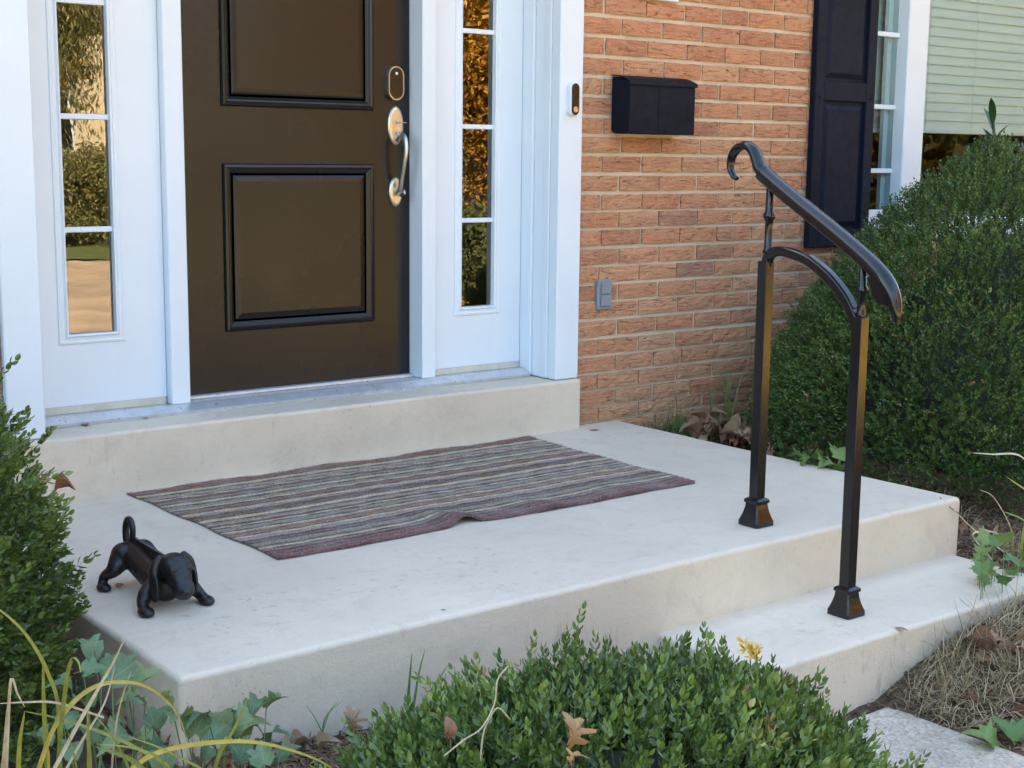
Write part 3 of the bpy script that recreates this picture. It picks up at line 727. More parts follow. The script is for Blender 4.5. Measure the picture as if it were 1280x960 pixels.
# ---------------------------------------------------------------- handrail
hr = tag(empty('handrail', (-.543, -1.61, -.1)), 'black wrought iron two-post handrail standing on the porch steps', 'handrail')
HXr = -.543
def shoe(y, z):
    rings = [(.0375, 0), (.0375, .012), (.034, .020), (.029, .034), (.025, .050), (.0235, .062), (.0235, .064), (.0275, .066), (.0275, .073), (.0225, .077), (.0185, .079)]
    V = []; Fc = []
    for r, h in rings:
        ch = r*.14
        V += [(HXr+a, y+c, z+h) for a, c in ((-r+ch, -r), (r-ch, -r), (r, -r+ch), (r, r-ch), (r-ch, r), (-r+ch, r), (-r, r-ch), (-r, -r+ch))]
    for i in range(len(rings)-1):
        for k in range(8): Fc.append([i*8+k, i*8+(k+1) % 8, (i+1)*8+(k+1) % 8, (i+1)*8+k])
    Fc.append(list(range(8))[::-1]); Fc.append([(len(rings)-1)*8+k for k in range(8)])
    return pymesh(V, Fc)
def sqbar(r, y, z0, z1): return box(HXr-r, HXr+r, y-r, y+r, z0, z1, .002, 2)
for y, z, zt in ((-1.4425, 0.001, .755), (-1.777, H1+.001, .630)):
    obj('base_shoe', shoe(y, z), MT['black_iron'], hr)
    obj('post', sqbar(.0163, y, z+.03, zt), MT['black_iron'], hr)
obj('spindle', lathe([(.0125, .74), (.0125, .775), (.016, .78), (.0115, .79), (.0105, .85), (.012, .868), (.0175, .876), (.0175, .884), (.012, .893), (.0115, .915), (.0105, .965)], (HXr, -1.4475, 0), 16), MT['black_iron'], hr, True)
obj('spindle', lathe([(.0125, .615), (.0125, .638), (.0115, .645), (.0105, .69), (.0165, .697), (.0165, .705), (.0115, .713), (.0105, .78)], (HXr, -1.777, 0), 16), MT['black_iron'], hr, True)
rect = lambda w, h, c=.003: [(-w+c, -h), (w-c, -h), (w, -h+c), (w, h-c), (w-c, h), (-w+c, h), (-w, h-c), (-w, -h+c)]
arch = catmull([(HXr, -1.4435, .742), (HXr, -1.455, .772), (HXr, -1.484, .785), (HXr, -1.525, .783), (HXr, -1.592, .766), (HXr, -1.663, .727), (HXr, -1.719, .679), (HXr, -1.752, .634), (HXr, -1.772, .596)], 7)
obj('arch_brace', sweep(arch, rect(.0135, .0125), Vector((1, 0, 0)).cross(Vector((1, 0, 0))) if False else Vector((0, 0, 1))), MT['black_iron'], hr)
obj('arch_strap', sweep([p+Vector((0, 0, .0)) for p in catmull([(HXr, -1.60, .779), (HXr, -1.672, .739), (HXr, -1.729, .690), (HXr, -1.757, .652)], 6)], rect(.010, .003, .001)), MT['black_iron'], hr)
# handrail moulding: wide rounded cap over a narrower web
railp = [(-.0255, -.004), (-.0255, .006), (-.021, .015), (-.012, .0205), (0, .022), (.012, .0205), (.021, .015), (.0255, .006), (.0255, -.004), (.020, -.007), (.020, -.014), (.016, -.018), (-.016, -.018), (-.020, -.014), (-.020, -.007)]
RP = [(-1.4165, .999), (-1.4436, .980), (-1.5556, .914), (-1.6688, .8505), (-1.7779, .7853), (-1.8363, .7428), (-1.870, .7025), (-1.8865, .660), (-1.8905, .628)]
rp = catmull([Vector((HXr, a, c)) for a, c in RP], 8)
obj('rail', sweep(rp, railp, Vector((0, 0, 1)), [1]*(len(rp)-24)+[1-.58*(k/23)**1.3 for k in range(24)]), MT['black_iron'], hr, True)
HK = [(-1.436, .984), (-1.409, 1.008), (-1.394, 1.037), (-1.376, 1.062), (-1.350, 1.072), (-1.320, 1.064), (-1.300, 1.040), (-1.296, 1.010), (-1.309, .986), (-1.322, .979)]
hk = catmull([Vector((HXr, a, c)) for a, c in HK], 7); nh = len(hk)
V = []; Fc = []
for i, p in enumerate(hk):
    t = (hk[min(i+1, nh-1)]-hk[max(i-1, 0)]).normalized(); s = Vector((1, 0, 0)); nn = s.cross(t)
    k = 1.0-.68*(i/nh)**1.6
    V += [p+s*(a*1.9*k)+nn*(c*1.25*k) for a, c in circ(.0125, 14)]
for i in range(nh-1):
    for j in range(14): Fc.append([i*14+j, i*14+(j+1) % 14, (i+1)*14+(j+1) % 14, (i+1)*14+j])
Fc += [list(range(14))[::-1], [(nh-1)*14+j for j in range(14)]]
obj('rail_scroll', pymesh(V, Fc), MT['black_iron'], hr, True)
gus = [(-1.815, .744), (-1.855, .700), (-1.868, .668), (-1.836, .672), (-1.826, .684), (-1.818, .690), (-1.806, .735)]
V = [(HXr-.012, a, c) for a, c in gus]+[(HXr+.012, a, c) for a, c in gus]; n = len(gus)
obj('rail_gusset', pymesh(V, [list(range(n)), [n+k for k in range(n)][::-1]]+[[k, n+k, n+(k+1) % n, (k+1) % n] for k in range(n)]), MT['black_iron'], hr)
obj('set_screw', sweep([Vector((HXr-.004, -1.790, .735)), Vector((HXr-.006, -1.812, .752))], circ(.002, 6)), MT['nickel'], hr)
for o in hr.children:
    if o.name.startswith('rail') and o.data.polygons[0].use_smooth: o.data.set_sharp_from_angle(angle=R(40))

# ---------------------------------------------------------------- cast iron dog
DC = Vector((-2.207, -.945, 0))
def D(x, s, z): return DC+Vector((x, -s, z))
def blob(parts, vox=.0032, smooth=3):
    bm = bmesh.new()
    for pr in parts:
        if pr[0] == 'e':
            _, c, rad, rot = pr
            Mx = Matrix.Translation(c) @ rot.to_4x4() @ Matrix.Diagonal((*rad, 1))
            bmesh.ops.create_icosphere(bm, subdivisions=3, radius=1, matrix=Mx)
        else:
            _, pts, rads = pr
            P = catmull(pts, 5); n = len(P)
            for i, p in enumerate(P):
                f = i/(n-1)*(len(rads)-1); k = min(int(f), len(rads)-2); r = rads[k]+(rads[k+1]-rads[k])*(f-k)
                bmesh.ops.create_icosphere(bm, subdivisions=2, radius=r, matrix=Matrix.Translation(p))
    me = bm_mesh(bm); o = bpy.data.objects.new('tmp', me); col.objects.link(o)
    md = o.modifiers.new('r', 'REMESH'); md.mode = 'VOXEL'; md.voxel_size = vox
    ms = o.modifiers.new('s', 'SMOOTH'); ms.factor = .5; ms.iterations = smooth
    dg = bpy.context.evaluated_depsgraph_get(); out = bpy.data.meshes.new_from_object(o.evaluated_get(dg))
    bpy.data.objects.remove(o); return out
I3 = Matrix.Identity(3)
def rx(a): return Matrix.Rotation(a, 3, 'X')
body_parts = [
    ('c', [D(0, .002, .080), D(0, .05, .071), D(0, .10, .059), D(0, .15, .051), D(0, .19, .050)], [.035, .038, .038, .039, .039]),   # trunk, rump high
    ('e', D(-.026, .006, .076), (.029, .034, .034), I3), ('e', D(.026, .006, .076), (.029, .034, .034), I3),                         # haunches
    ('e', D(0, .185, .043), (.040, .042, .036), I3),
    ('c', [D(0, .185, .058), D(0, .21, .073), D(0, .222, .085)], [.030, .025, .024]),                                                # neck
]
for sg in (-1, 1):
    body_parts += [
        ('c', [D(sg*.036, .010, .068), D(sg*.056, .016, .048), D(sg*.068, -.008, .030), D(sg*.076, -.004, .014)], [.027, .018, .0125, .0115]),
        ('e', D(sg*.077, .008, .008), (.017, .024, .011), I3),
        ('c', [D(sg*.030, .190, .046), D(sg*.054, .202, .036), D(sg*.068, .212, .022), D(sg*.073, .232, .011)], [.026, .020, .0145, .013]),
        ('e', D(sg*.074, .243, .009), (.018, .027, .012), I3)]
head_parts = [
    ('e', D(0, .236, .100), (.037, .040, .034), I3), ('e', D(0, .258, .080), (.030, .034, .027), I3),
    ('e', D(0, .280, .062), (.026, .030, .023), rx(.5)), ('e', D(0, .300, .058), (.016, .013, .013), I3),
    ('e', D(0, .276, .044), (.020, .028, .010), I3),
    ('e', D(-.018, .266, .104), (.013, .013, .010), I3), ('e', D(.018, .266, .104), (.013, .013, .010), I3)]
dog = tag(empty('dog_boot_scraper', (DC.x, DC.y-.1, 0)), 'black cast iron dachshund boot scraper standing on the porch', 'boot scraper')
obj('body', blob(body_parts+head_parts), MT['cast_iron'], dog, True)
for sg in (-1, 1):
    ear = blob([('c', [D(sg*.030, .224, .122), D(sg*.042, .226, .104), D(sg*.047, .230, .072), D(sg*.047, .236, .036)], [.009, .012, .013, .010]),
                ('e', D(sg*.048, .232, .058), (.007, .022, .036), I3)], .0028, 2)
    obj('ear', ear, MT['cast_iron'], dog, True)
tl = catmull([D(0, -.016, .084), D(-.002, -.028, .108), D(-.002, -.029, .138), D(-.001, -.019, .158), D(0, -.002, .157), D(0, .007, .138), D(0, .004, .112)], 6)
obj('tail', sweep(tl, circ(.0088, 10), Vector((1, 0, 0)), [1-.2*i/len(tl) for i in range(len(tl))]), MT['cast_iron'], dog, True)
V = [D(-.0035, -.012, .140), D(-.0035, .215, .122), D(-.0035, .215, .085), D(-.0035, -.005, .105)]
V = [D(-.0035, .002, .122), D(-.0035, .205, .115), D(-.0035, .195, .06), D(-.0035, .0, .075)]
V = V+[v_+Vector((.007, 0, 0)) for v_ in V]
obj('scraper_blade', pymesh(V, [[0, 1, 2, 3], [7, 6, 5, 4], [0, 4, 5, 1], [1, 5, 6, 2], [2, 6, 7, 3], [3, 7, 4, 0]]), MT['cast_iron'], dog)
for sg in (-1, 1):
    obj('eye', lathe([(.0045, 0), (.004, .002), (.002, .003)], D(sg*.019, .274, .096), 10, 'y'), MT['black_iron'], dog)

# ---------------------------------------------------------------- vegetation tools
def fast_mesh(V, T, tone, mat=None, name='m'):
    me = bpy.data.meshes.new(name); nv, nt_ = len(V), len(T)
    me.vertices.add(nv); me.vertices.foreach_set('co', np.ascontiguousarray(V, np.float32).ravel())
    me.loops.add(nt_*3); me.loops.foreach_set('vertex_index', np.ascontiguousarray(T, np.int32).ravel())
    me.polygons.add(nt_); me.polygons.foreach_set('loop_start', np.arange(0, nt_*3, 3, dtype=np.int32))
    me.update(calc_edges=True)
    me.attributes.new('tone', 'FLOAT', 'POINT').data.foreach_set('value', np.ascontiguousarray(tone, np.float32))
    if mat: me.materials.append(mat)
    return me
def rotvec(v, k, a):
    return v*math.cos(a)+np.cross(k, v)*math.sin(a)+k*np.dot(k, v)*(1-math.cos(a))
LEAF_T = np.array([[0, 3, 1], [0, 2, 3], [1, 3, 4], [3, 2, 4]])
OVAL_T = np.array([[0, 1, 2], [0, 3, 1], [2, 1, 5, ], [1, 4, 5], [1, 3, 6], [1, 6, 4], [5, 4, 7], [4, 6, 7]])
def oval_pts(Lg, W, fold, curl):
    return np.array([[0, 0, 0], [0, .36*Lg, 0], [-W*.44, .30*Lg, fold], [W*.44, .30*Lg, fold], [0, .70*Lg, curl*.4], [-W*.42, .68*Lg, fold+curl*.4], [W*.42, .68*Lg, fold+curl*.4], [0, Lg, curl]])
def leaf_pts(Lg, W, fold, curl): return np.array([[0, 0, 0], [-W/2, .52*Lg, fold], [W/2, .52*Lg, fold], [0, .5*Lg, 0], [0, Lg, curl]])
def make_sprig(r, length, pairs, Lg, W, spread=(.5, .95), oval=False):
    """twig along +z with opposite leaf pairs; returns verts, tris, leaf tone"""
    VV = []; TT = []; tn = []; n = 0
    for i in range(pairs):
        h = length*(i+.4)/pairs; az = i*math.pi/2+r.normal(0, .3); sc = (1-.35*(i/pairs)**2)*r.uniform(.85, 1.12)
        for sgn in (0, math.pi):
            a = az+sgn+r.normal(0, .15); op = r.uniform(*spread)*(1.1-.6*i/pairs)
            d = np.array([math.cos(a)*math.sin(op), math.sin(a)*math.sin(op), math.cos(op)])
            s = np.array([-math.sin(a), math.cos(a), 0]); s = rotvec(s, d, r.normal(0, .35)); nn = np.cross(s, d)
            P = (oval_pts if oval else leaf_pts)(Lg*sc, W*sc, W*.16, -Lg*r.uniform(0, .16))
            VV.append(np.array([0, 0, h])+P[:, :1]*s+P[:, 1:2]*d-P[:, 2:]*nn*-1); TT.append((OVAL_T if oval else LEAF_T)+n); n += len(P)
            tn += [(i/pairs)*.35+r.uniform(0, .4)]*len(P)
    # stem
    w = .0011
    st = np.array([[-w, 0, -length*.6], [w, 0, -length*.6], [0, 0, length], [0, -w, -length*.6], [0, w, -length*.6]])
    VV.append(st); TT.append(np.array([[0, 1, 2], [3, 4, 2]])+n); tn += [.55]*5
    return np.concatenate(VV), np.concatenate(TT), np.array(tn)
def scatter(sprigs, pos, nrm, scale, tones, r):
    Vs = []; Ts = []; tn = []; n = 0; kinds = r.integers(0, len(sprigs), len(pos))
    for k, (SV, ST, SN) in enumerate(sprigs):
        ii = np.where(kinds == k)[0]
        if not len(ii): continue
        z = nrm[ii]; z = z/np.linalg.norm(z, axis=1, keepdims=True)
        a = r.normal(size=z.shape); x = np.cross(a, z); x /= np.linalg.norm(x, axis=1, keepdims=True); y = np.cross(z, x)
        Rm = np.stack([x, y, z], -1)
        W = np.einsum('nij,vj->nvi', Rm, SV)*scale[ii][:, None, None]+pos[ii][:, None, :]
        m_ = len(ii); nv = len(SV)
        Vs.append(W.reshape(-1, 3)); Ts.append((ST[None]+(np.arange(m_)*nv)[:, None, None]+n).reshape(-1, 3)); n += m_*nv
        tn.append(np.clip(SN[None]+tones[ii][:, None], 0, 1).ravel())
    return np.concatenate(Vs), np.concatenate(Ts), np.concatenate(tn)
def shrub_surface(c, rx_, ry_, z0, z1, prof, N_, r, lump=.07, tmin=0.0, seed=0, boxy=0):
    """random points and outward normals on a lumpy dome"""
    t = r.uniform(tmin, 1, N_*4); rad = prof(t); t = t[r.uniform(0, 1, len(t)) < (rad+.12)/(rad.max()+.12)][:N_]
    a = r.uniform(0, 2*math.pi, len(t)); rad = prof(t); dr = (prof(np.clip(t+.01, 0, 1))-prof(np.clip(t-.01, 0, 1)))/.02
    ph = seed*1.7
    lm = 1+lump*(np.sin(3*a+7*t+ph)+.8*np.sin(7*a-11*t+2*ph)+.6*np.sin(13*a+17*t+ph)+.5*np.sin(23*a-29*t))/1.6
    h = z1-z0
    ca_, sa_ = np.cos(a), np.sin(a)
    if boxy:
        q = (sa_ < 0); e = 1-(1-boxy)*np.clip(1-t*1.6, 0, 1)
        ca_ = np.where(q, np.sign(ca_)*np.abs(ca_)**e, ca_); sa_ = np.where(q, np.sign(sa_)*np.abs(sa_)**e, sa_)
    P = np.stack([c[0]+rx_*rad*lm*ca_, c[1]+ry_*rad*lm*sa_, z0+h*t], -1)
    Nn = np.stack([np.cos(a)/rx_, np.sin(a)/ry_, -dr/h*1.0], -1)
    Nn /= np.linalg.norm(Nn, axis=1, keepdims=True)
    return P, Nn
def make_shrub(name, label, c, rx_, ry_, z0, z1, prof, nspr, Lg, W, slen, pairs, mat, seed, group='boxwood shrubs', lump=.07, upright=.35, tip=.15, keep=None, boxy=0, extra=()):
    r = np.random.default_rng(seed)
    root = tag(empty(name, (c[0], c[1], z0)), label, 'shrub', group)
    sprigs = [make_sprig(r, slen*r.uniform(.8, 1.2), pairs, Lg, W, oval=Lg > .018) for _ in range(14)]
    P, Nn = shrub_surface(c, rx_, ry_, z0, z1, prof, nspr, r, lump, 0, seed, boxy)
    cen = np.array([c[0], c[1], z0+.25*(z1-z0)])
    depth = np.abs(r.normal(0, .05, len(P)))+r.choice([0, .08, .16], len(P), p=[.55, .28, .17])
    out = r.uniform(0, 1, len(P)) < tip
    P = P-(P-cen)*depth[:, None]+Nn*(out*r.uniform(0, 1, len(P))*slen*.9)[:, None]
    D_ = Nn+np.array([0, 0, upright])+r.normal(0, .38, Nn.shape)
    # lighter growth in patches and at the tips
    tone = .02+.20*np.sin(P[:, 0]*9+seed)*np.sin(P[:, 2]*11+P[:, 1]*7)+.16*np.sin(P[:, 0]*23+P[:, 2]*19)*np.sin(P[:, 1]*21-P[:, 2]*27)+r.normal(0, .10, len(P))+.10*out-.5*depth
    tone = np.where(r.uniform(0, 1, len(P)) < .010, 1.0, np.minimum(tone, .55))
    for q, sc_ in extra:
        for k in range(5):
            P = np.concatenate([P, [np.array(q)+r.normal(0, .008, 3)-np.array([0, 0, .028*k])]]); D_ = np.concatenate([D_, [np.array([r.normal(0, .2), r.normal(0, .2), 1])]]); tone = np.append(tone, .12); out = np.append(out, True)
    if keep is not None:
        k = keep(P); P, D_, tone, out = P[k], D_[k], tone[k], out[k]
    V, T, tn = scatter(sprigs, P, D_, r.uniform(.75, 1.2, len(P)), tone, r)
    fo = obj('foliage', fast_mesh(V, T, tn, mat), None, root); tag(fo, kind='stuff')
    # added dark core, fills in for interior shade and blocks see-through
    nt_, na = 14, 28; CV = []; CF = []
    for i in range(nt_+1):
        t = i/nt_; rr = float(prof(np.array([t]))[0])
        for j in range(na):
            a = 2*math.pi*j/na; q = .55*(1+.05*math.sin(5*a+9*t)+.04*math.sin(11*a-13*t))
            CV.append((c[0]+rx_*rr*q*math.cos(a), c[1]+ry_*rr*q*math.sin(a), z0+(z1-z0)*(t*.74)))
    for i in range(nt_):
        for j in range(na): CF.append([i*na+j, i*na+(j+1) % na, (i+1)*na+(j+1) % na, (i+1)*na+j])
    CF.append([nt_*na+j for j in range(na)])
    tag(obj('dark_core', pymesh(CV, CF), MT['core'], root), kind='stuff')
    for k in range(5):
        a = 2*math.pi*k/5
        obj('stem', sweep(catmull([(c[0]+.04*math.cos(a), c[1]+.04*math.sin(a), z0-.05), (c[0]+.25*rx_*math.cos(a), c[1]+.25*ry_*math.sin(a), z0+.3*(z1-z0)), (c[0]+.4*rx_*math.cos(a), c[1]+.4*ry_*math.sin(a), z0+.6*(z1-z0))], 3), circ(.012, 6)), MT['twig'], root)
    return root
egg = lambda t: .97*(1-np.clip(t, 0, 1)**2.25)
dome = lambda t: np.sqrt(np.clip(1-np.clip(t, 0, 1)**2.2, 0, 1))
col_egg = lambda t: np.sqrt(np.clip(1-np.clip(t, 0, 1)**4.5, 0, 1))
off_porch = lambda P: ~((P[:, 0] < XR+.01) & (P[:, 2] < .02))
make_shrub('boxwood_shrub', 'large conical boxwood in front of the window beside the porch', (1.48, -.80), 1.0, .82, -.12, 1.13, egg, 22500, .0145, .0088, .036, 4, MT['boxleaf'], 11, lump=.035, tip=.07, boxy=.55,
           keep=lambda P: (P[:, 1] < -.03) & off_porch(P))
make_shrub('boxwood_shrub', 'low spreading boxwood in front of the porch riser', (-1.85, -2.27), .68, .50, -.42, .035, dome, 8000, .0225, .0105, .060, 5, MT['boxleaf_front'], 23, lump=.09, upright=.7, tip=.22,
           keep=lambda P: P[:, 1] < YF-.05, extra=[(tuple(px(u, v_, 1, y_)), 1) for u, v_, y_ in ((712, 812, -2.08), (722, 808, -2.06), (702, 818, -2.08), (850, 828, -2.1), (846, 838, -2.1), (665, 832, -2.1), (905, 850, -2.15))])
make_shrub('boxwood_shrub', 'tall upright boxwood at the left edge of the landing', (-3.065, -1.10), .57, .52, -.2, .76, col_egg, 6800, .0195, .0102, .05, 5, MT['boxleaf_front'], 37, lump=.05, upright=.6, tip=.12,
           keep=lambda P: ~((P[:, 0] > XL-.01) & (P[:, 2] < .02)))

# broad-leaved evergreen beside the window
def leaf_mesh_long(Lg, W, r):
    V = []; Fc = []; n = 6
    for i in range(n+1):
        t = i/n; w = W/2*math.sin(math.pi*min(1, t*.92+.04))**.8*(1 if i < n else .05); z = -Lg*.22*t*t
        V += [(-w, t*Lg, z+w*.25), (0, t*Lg, z), (w, t*Lg, z+w*.25)]
    for i in range(n):
        a = i*3; Fc += [[a, a+1, a+4, a+3], [a+1, a+2, a+5, a+4]]
    return pymesh(V, Fc)
MT['laurel'] = rleaf_mat('laurel_leaf', [(0, (.03, .07, .025)), (.5, (.05, .11, .04)), (1, (.09, .15, .06))], .32, .15)
lr = tag(empty('laurel_shrub', (2.38, -.62, -.06)), 'evergreen shrub with long pointed leaves rising behind the conical boxwood', 'shrub')
r_ = random.Random(5)
lms = [leaf_mesh_long(r_.uniform(.09, .14), r_.uniform(.022, .034), r_) for _ in range(4)]
for m_ in lms: m_.materials.append(MT['laurel']); m_.polygons.foreach_set('use_smooth', [True]*len(m_.polygons))
for k in range(11):
    a = r_.uniform(0, 6.28); rr = r_.uniform(.03, .34); tx, ty, tz = 2.16+rr*.85*math.cos(a), -.62+rr*math.sin(a)*.8, r_.uniform(.85, 1.24)
    obj('stem', sweep(catmull([(2.38, -.62, -.08), (2.38+.6*(tx-2.38), -.62+.5*(ty+.62), tz*.5), (tx, ty, tz)], 4), circ(.006, 6)), MT['twig'], lr)
    for j in range(13):
        f = j/12; z = tz-.42*(1-f); aj = j*2.4+r_.uniform(-.3, .3); el = R(15+60*f)
        o = bpy.data.objects.new('leaf', lms[r_.randrange(4)]); link(o); wparent(o, lr)
        d = Vector((math.cos(aj)*math.cos(el), math.sin(aj)*math.cos(el), math.sin(el))); s = d.cross(Vector((0, 0, 1))).normalized(); nn = s.cross(d)
        Mx = Matrix((s, d, nn)).transposed().to_4x4(); Mx.translation = Vector((tx*(.75+.25*f)+2.38*.25*(1-f), ty*(.75+.25*f)-.62*.25*(1-f), z))
        o.matrix_basis = Mx

# lobed leaves -------------------------------------------------------
def lobed(outline, cup=.12, bend=.1, seed=0):
    r = random.Random(seed); pts = outline+[(-x, y) for x, y in reversed(outline) if x > 1e-6]
    V = [(0, .45, 0)]; Fc = []
    for x, y in pts: V.append((x, y, cup*(x*x*1.8)+bend*(y-.45)**2*-1+r.uniform(-.02, .02)))
    mid = len(V)
    for x, y in pts: V.append((x*.5, .45+(y-.45)*.5, cup*(x*x*.6)-.01+r.uniform(-.012, .012)))
    n = len(pts)
    for k in range(n):
        k2 = (k+1) % n; Fc += [[mid+k, mid+k2, 1+k2, 1+k], [0, mid+k2, mid+k]]
    bm = bmesh.new()
    me = pymesh(V, Fc); bm.from_mesh(me)
    w = .018   # leaf stalk
    vs_ = [bm.verts.new(q) for q in ((-w, .02, 0), (w, .02, 0), (w*.6, -.38, -.06), (-w*.6, -.38, -.06))]; bm.faces.new(vs_)
    bm.to_mesh(me); bm.free()
    me.polygons.foreach_set('use_smooth', [True]*len(me.polygons)); return me
IVY = [(0, 0), (.20, -.10), (.42, .02), (.46, .22), (.34, .30), (.50, .46), (.36, .62), (.22, .58), (.14, .84), (0, 1.02)]
OAK = [(0, 0), (.06, .04), (.10, .18), (.30, .16), (.34, .24), (.16, .34), (.18, .42), (.42, .46), (.44, .55), (.20, .58), (.20, .66), (.32, .78), (.27, .84), (.12, .80), (.09, .95), (0, 1)]
OVAL = [(0, 0), (.14, .10), (.25, .30), (.28, .52), (.22, .74), (.11, .92), (0, 1)]
MAPLE = [(0, 0), (.10, .0), (.30, -.06), (.28, .08), (.50, .22), (.44, .30), (.62, .46), (.36, .46), (.38, .66), (.20, .58), (.16, .80), (0, 1.05)]
def leafset(outline, mat, n, cup, bend):
    out = []
    for k in range(n):
        me = lobed(outline, cup*random.uniform(.4, 1.6), bend*random.uniform(.2, 2.2), k); me.materials.append(mat); out.append(me)
    return out
FLAT = leafset(OVAL, MT['dead'], 3, .2, .15)
IV = leafset(IVY, MT['ivy'], 5, .7, .8); OK_ = leafset(OAK, MT['oakleaf'], 3, 1.6, 1.4)
DL = leafset(OVAL, MT['dead'], 3, 3.2, 1.6)+leafset(OAK, MT['dead'], 3, 1.1, .9); MP = leafset(MAPLE, MT['weed'], 3, .4, .5)
def put_leaf(name, me, pos, size, yaw, tilt, roll=0, parent=None):
    o = bpy.data.objects.new(name, me); link(o)
    if parent is not None: wparent(o, parent)
    o.matrix_basis = Matrix.Translation(pos) @ Matrix.Rotation(yaw, 4, 'Z') @ Matrix.Rotation(tilt, 4, 'X') @ Matrix.Rotation(roll, 4, 'Y') @ Matrix.Scale(size, 4)
    return o
CAMYAW = -YAW      # rotation so that a leaf's length axis points away from the viewer
# ivy by the landing's front corner
iv = tag(empty('ivy_plant', (-2.4, -1.75, -.2)), 'pale green ivy creeping round the front corner of the landing', 'ivy')
IVP = [(118, 812, 42), (140, 848, 52), (165, 858, 46), (96, 858, 40), (112, 880, 34), (168, 915, 58), (192, 905, 46), (214, 880, 34), (246, 902, 48), (262, 922, 50), (287, 912, 58), (318, 900, 50), (333, 882, 36), (326, 926, 46),
       (301, 948, 44), (204, 955, 40), (130, 905, 36), (60, 930, 40), (245, 950, 40), (90, 945, 40), (152, 880, 30), (350, 945, 34), (330, 955, 40), (128, 830, 36), (155, 838, 34), (180, 870, 38), (104, 838, 34), (230, 895, 40), (275, 900, 40), (305, 915, 44), (200, 925, 44), (150, 925, 40), (312, 890, 36), (258, 890, 34), (120, 925, 40), (180, 940, 40), (80, 905, 36)]
rr = random.Random(3)
for k, (u, v_, s) in enumerate(IVP):
    yv = -1.70-.16*rr.random()-(.10 if v_ > 930 else 0)
    p = px(u, v_, 1, yv)
    g = gzf(p.x, p.y)
    if p.x > XL-.02 and p.y > YF-.03: p.y = YF-.05
    p.z = max(p.z, g+.015); d = (p-CAM).length
    put_leaf('leaf', IV[k % 5], p, s*d/F_PX*.85, rr.uniform(-2.6, 2.6), R(rr.uniform(5, 45)), rr.uniform(-.5, .5), iv)
    st = catmull([(p.x, p.y, p.z), (p.x+rr.uniform(-.02, .02), p.y-.01, (p.z+g)/2), (p.x+rr.uniform(-.05, .05), p.y+rr.uniform(-.03, .03), g-.01)], 3)
    obj('stalk', sweep(st, circ(.0012, 5)), MT['ivy'], iv)

# long arching grass blades
def blade(path, w, mat, parent, name='blade', taper=True):
    P = catmull(path, 6); n = len(P); V = []; Fc = []
    for i, p in enumerate(P):
        t = (P[min(i+1, n-1)]-P[max(i-1, 0)]).normalized(); view = (CAM-p).normalized()
        s = t.cross((view*.8+Vector((.3, -.2, .5))).normalized()).normalized(); nn = s.cross(t)
        k = w/2*(min(1, 1.25*(1-i/(n-1))**.6+.05) if taper else 1)
        V += [p-s*k+nn*k*.3, p, p+s*k+nn*k*.3]
    for i in range(n-1):
        a = i*3; Fc += [[a, a+1, a+4, a+3], [a+1, a+2, a+5, a+4]]
    return obj(name, pymesh(V, Fc), mat, parent, True)
def pxpath(pts, y, dy=0): return [px(u, v_, 1, y+dy*i/(len(pts)-1)) for i, (u, v_) in enumerate(pts)]
gt = tag(empty('grass_tuft', (-2.6, -1.95, -.25)), 'tuft of long yellow-green arching grass blades below the left boxwood', 'grass')
BL = [('g', 5, [(75, 960), (72, 880), (60, 843), (45, 812), (25, 785), (0, 763), (-20, 752)]), ('g', 6.5, [(60, 985), (57, 930), (54, 870), (54, 818)]),
      ('g', 5.5, [(70, 985), (75, 920), (79, 880), (85, 838), (91, 823), (98, 828), (101, 842)]), ('y', 5.5, [(40, 985), (65, 915), (86, 884), (112, 862), (142, 853), (176, 856), (203, 872), (223, 895), (235, 930)]),
      ('s', 4.5, [(55, 985), (95, 910), (121, 864), (141, 829), (155, 800)]), ('s', 5, [(-2, 985), (4, 950), (9, 890), (13, 853)]), ('s', 3.5, [(8, 960), (13, 853), (22, 868), (31, 884)]),
      ('g', 5, [(262, 985), (275, 940), (292, 912), (310, 873)]), ('y', 6, [(150, 975), (190, 944), (250, 930), (320, 928), (385, 945), (425, 966)]), ('g', 4.5, [(30, 889), (80, 900), (150, 925), (212, 958)][::-1]),
      ('g', 7, [(112, 990), (111, 950), (110, 925), (109, 888)]), ('g', 4.5, [(170, 985), (155, 948), (138, 918), (115, 890)]), ('g', 7, [(190, 972), (160, 948), (118, 933)]), ('g', 6, [(22, 985), (24, 930), (31, 888)]),
      ('g', 4.5, [(100, 985), (92, 945), (84, 912)]), ('s', 2.5, [(138, 985), (143, 920), (151, 878), (164, 838)]), ('s', 3, [(-8, 880), (30, 878), (72, 879), (130, 897)][::-1]), ('g', 4, [(215, 985), (200, 950), (165, 935), (120, 930)]),
      ('s', 3, [(70, 985), (100, 930), (130, 880), (144, 832)]), ('y', 4, [(60, 985), (60, 940), (55, 925)]), ('g', 3.5, [(300, 985), (250, 960), (200, 935), (152, 918)])]
for k, (c, w, pts) in enumerate(BL):
    y = -1.92-.012*(k % 7)
    d = (px(*pts[0], 1, y)-CAM).length
    blade(pxpath(pts, y, -.05*(k % 3)), w*d/F_PX, MT[{'g': 'blade_g', 'y': 'blade_y', 's': 'straw'}[c]], gt)
gt2 = tag(empty('grass_tuft', (-1.95, -1.70, -.2)), 'few thin upright grass blades between boxwood and porch riser', 'grass')
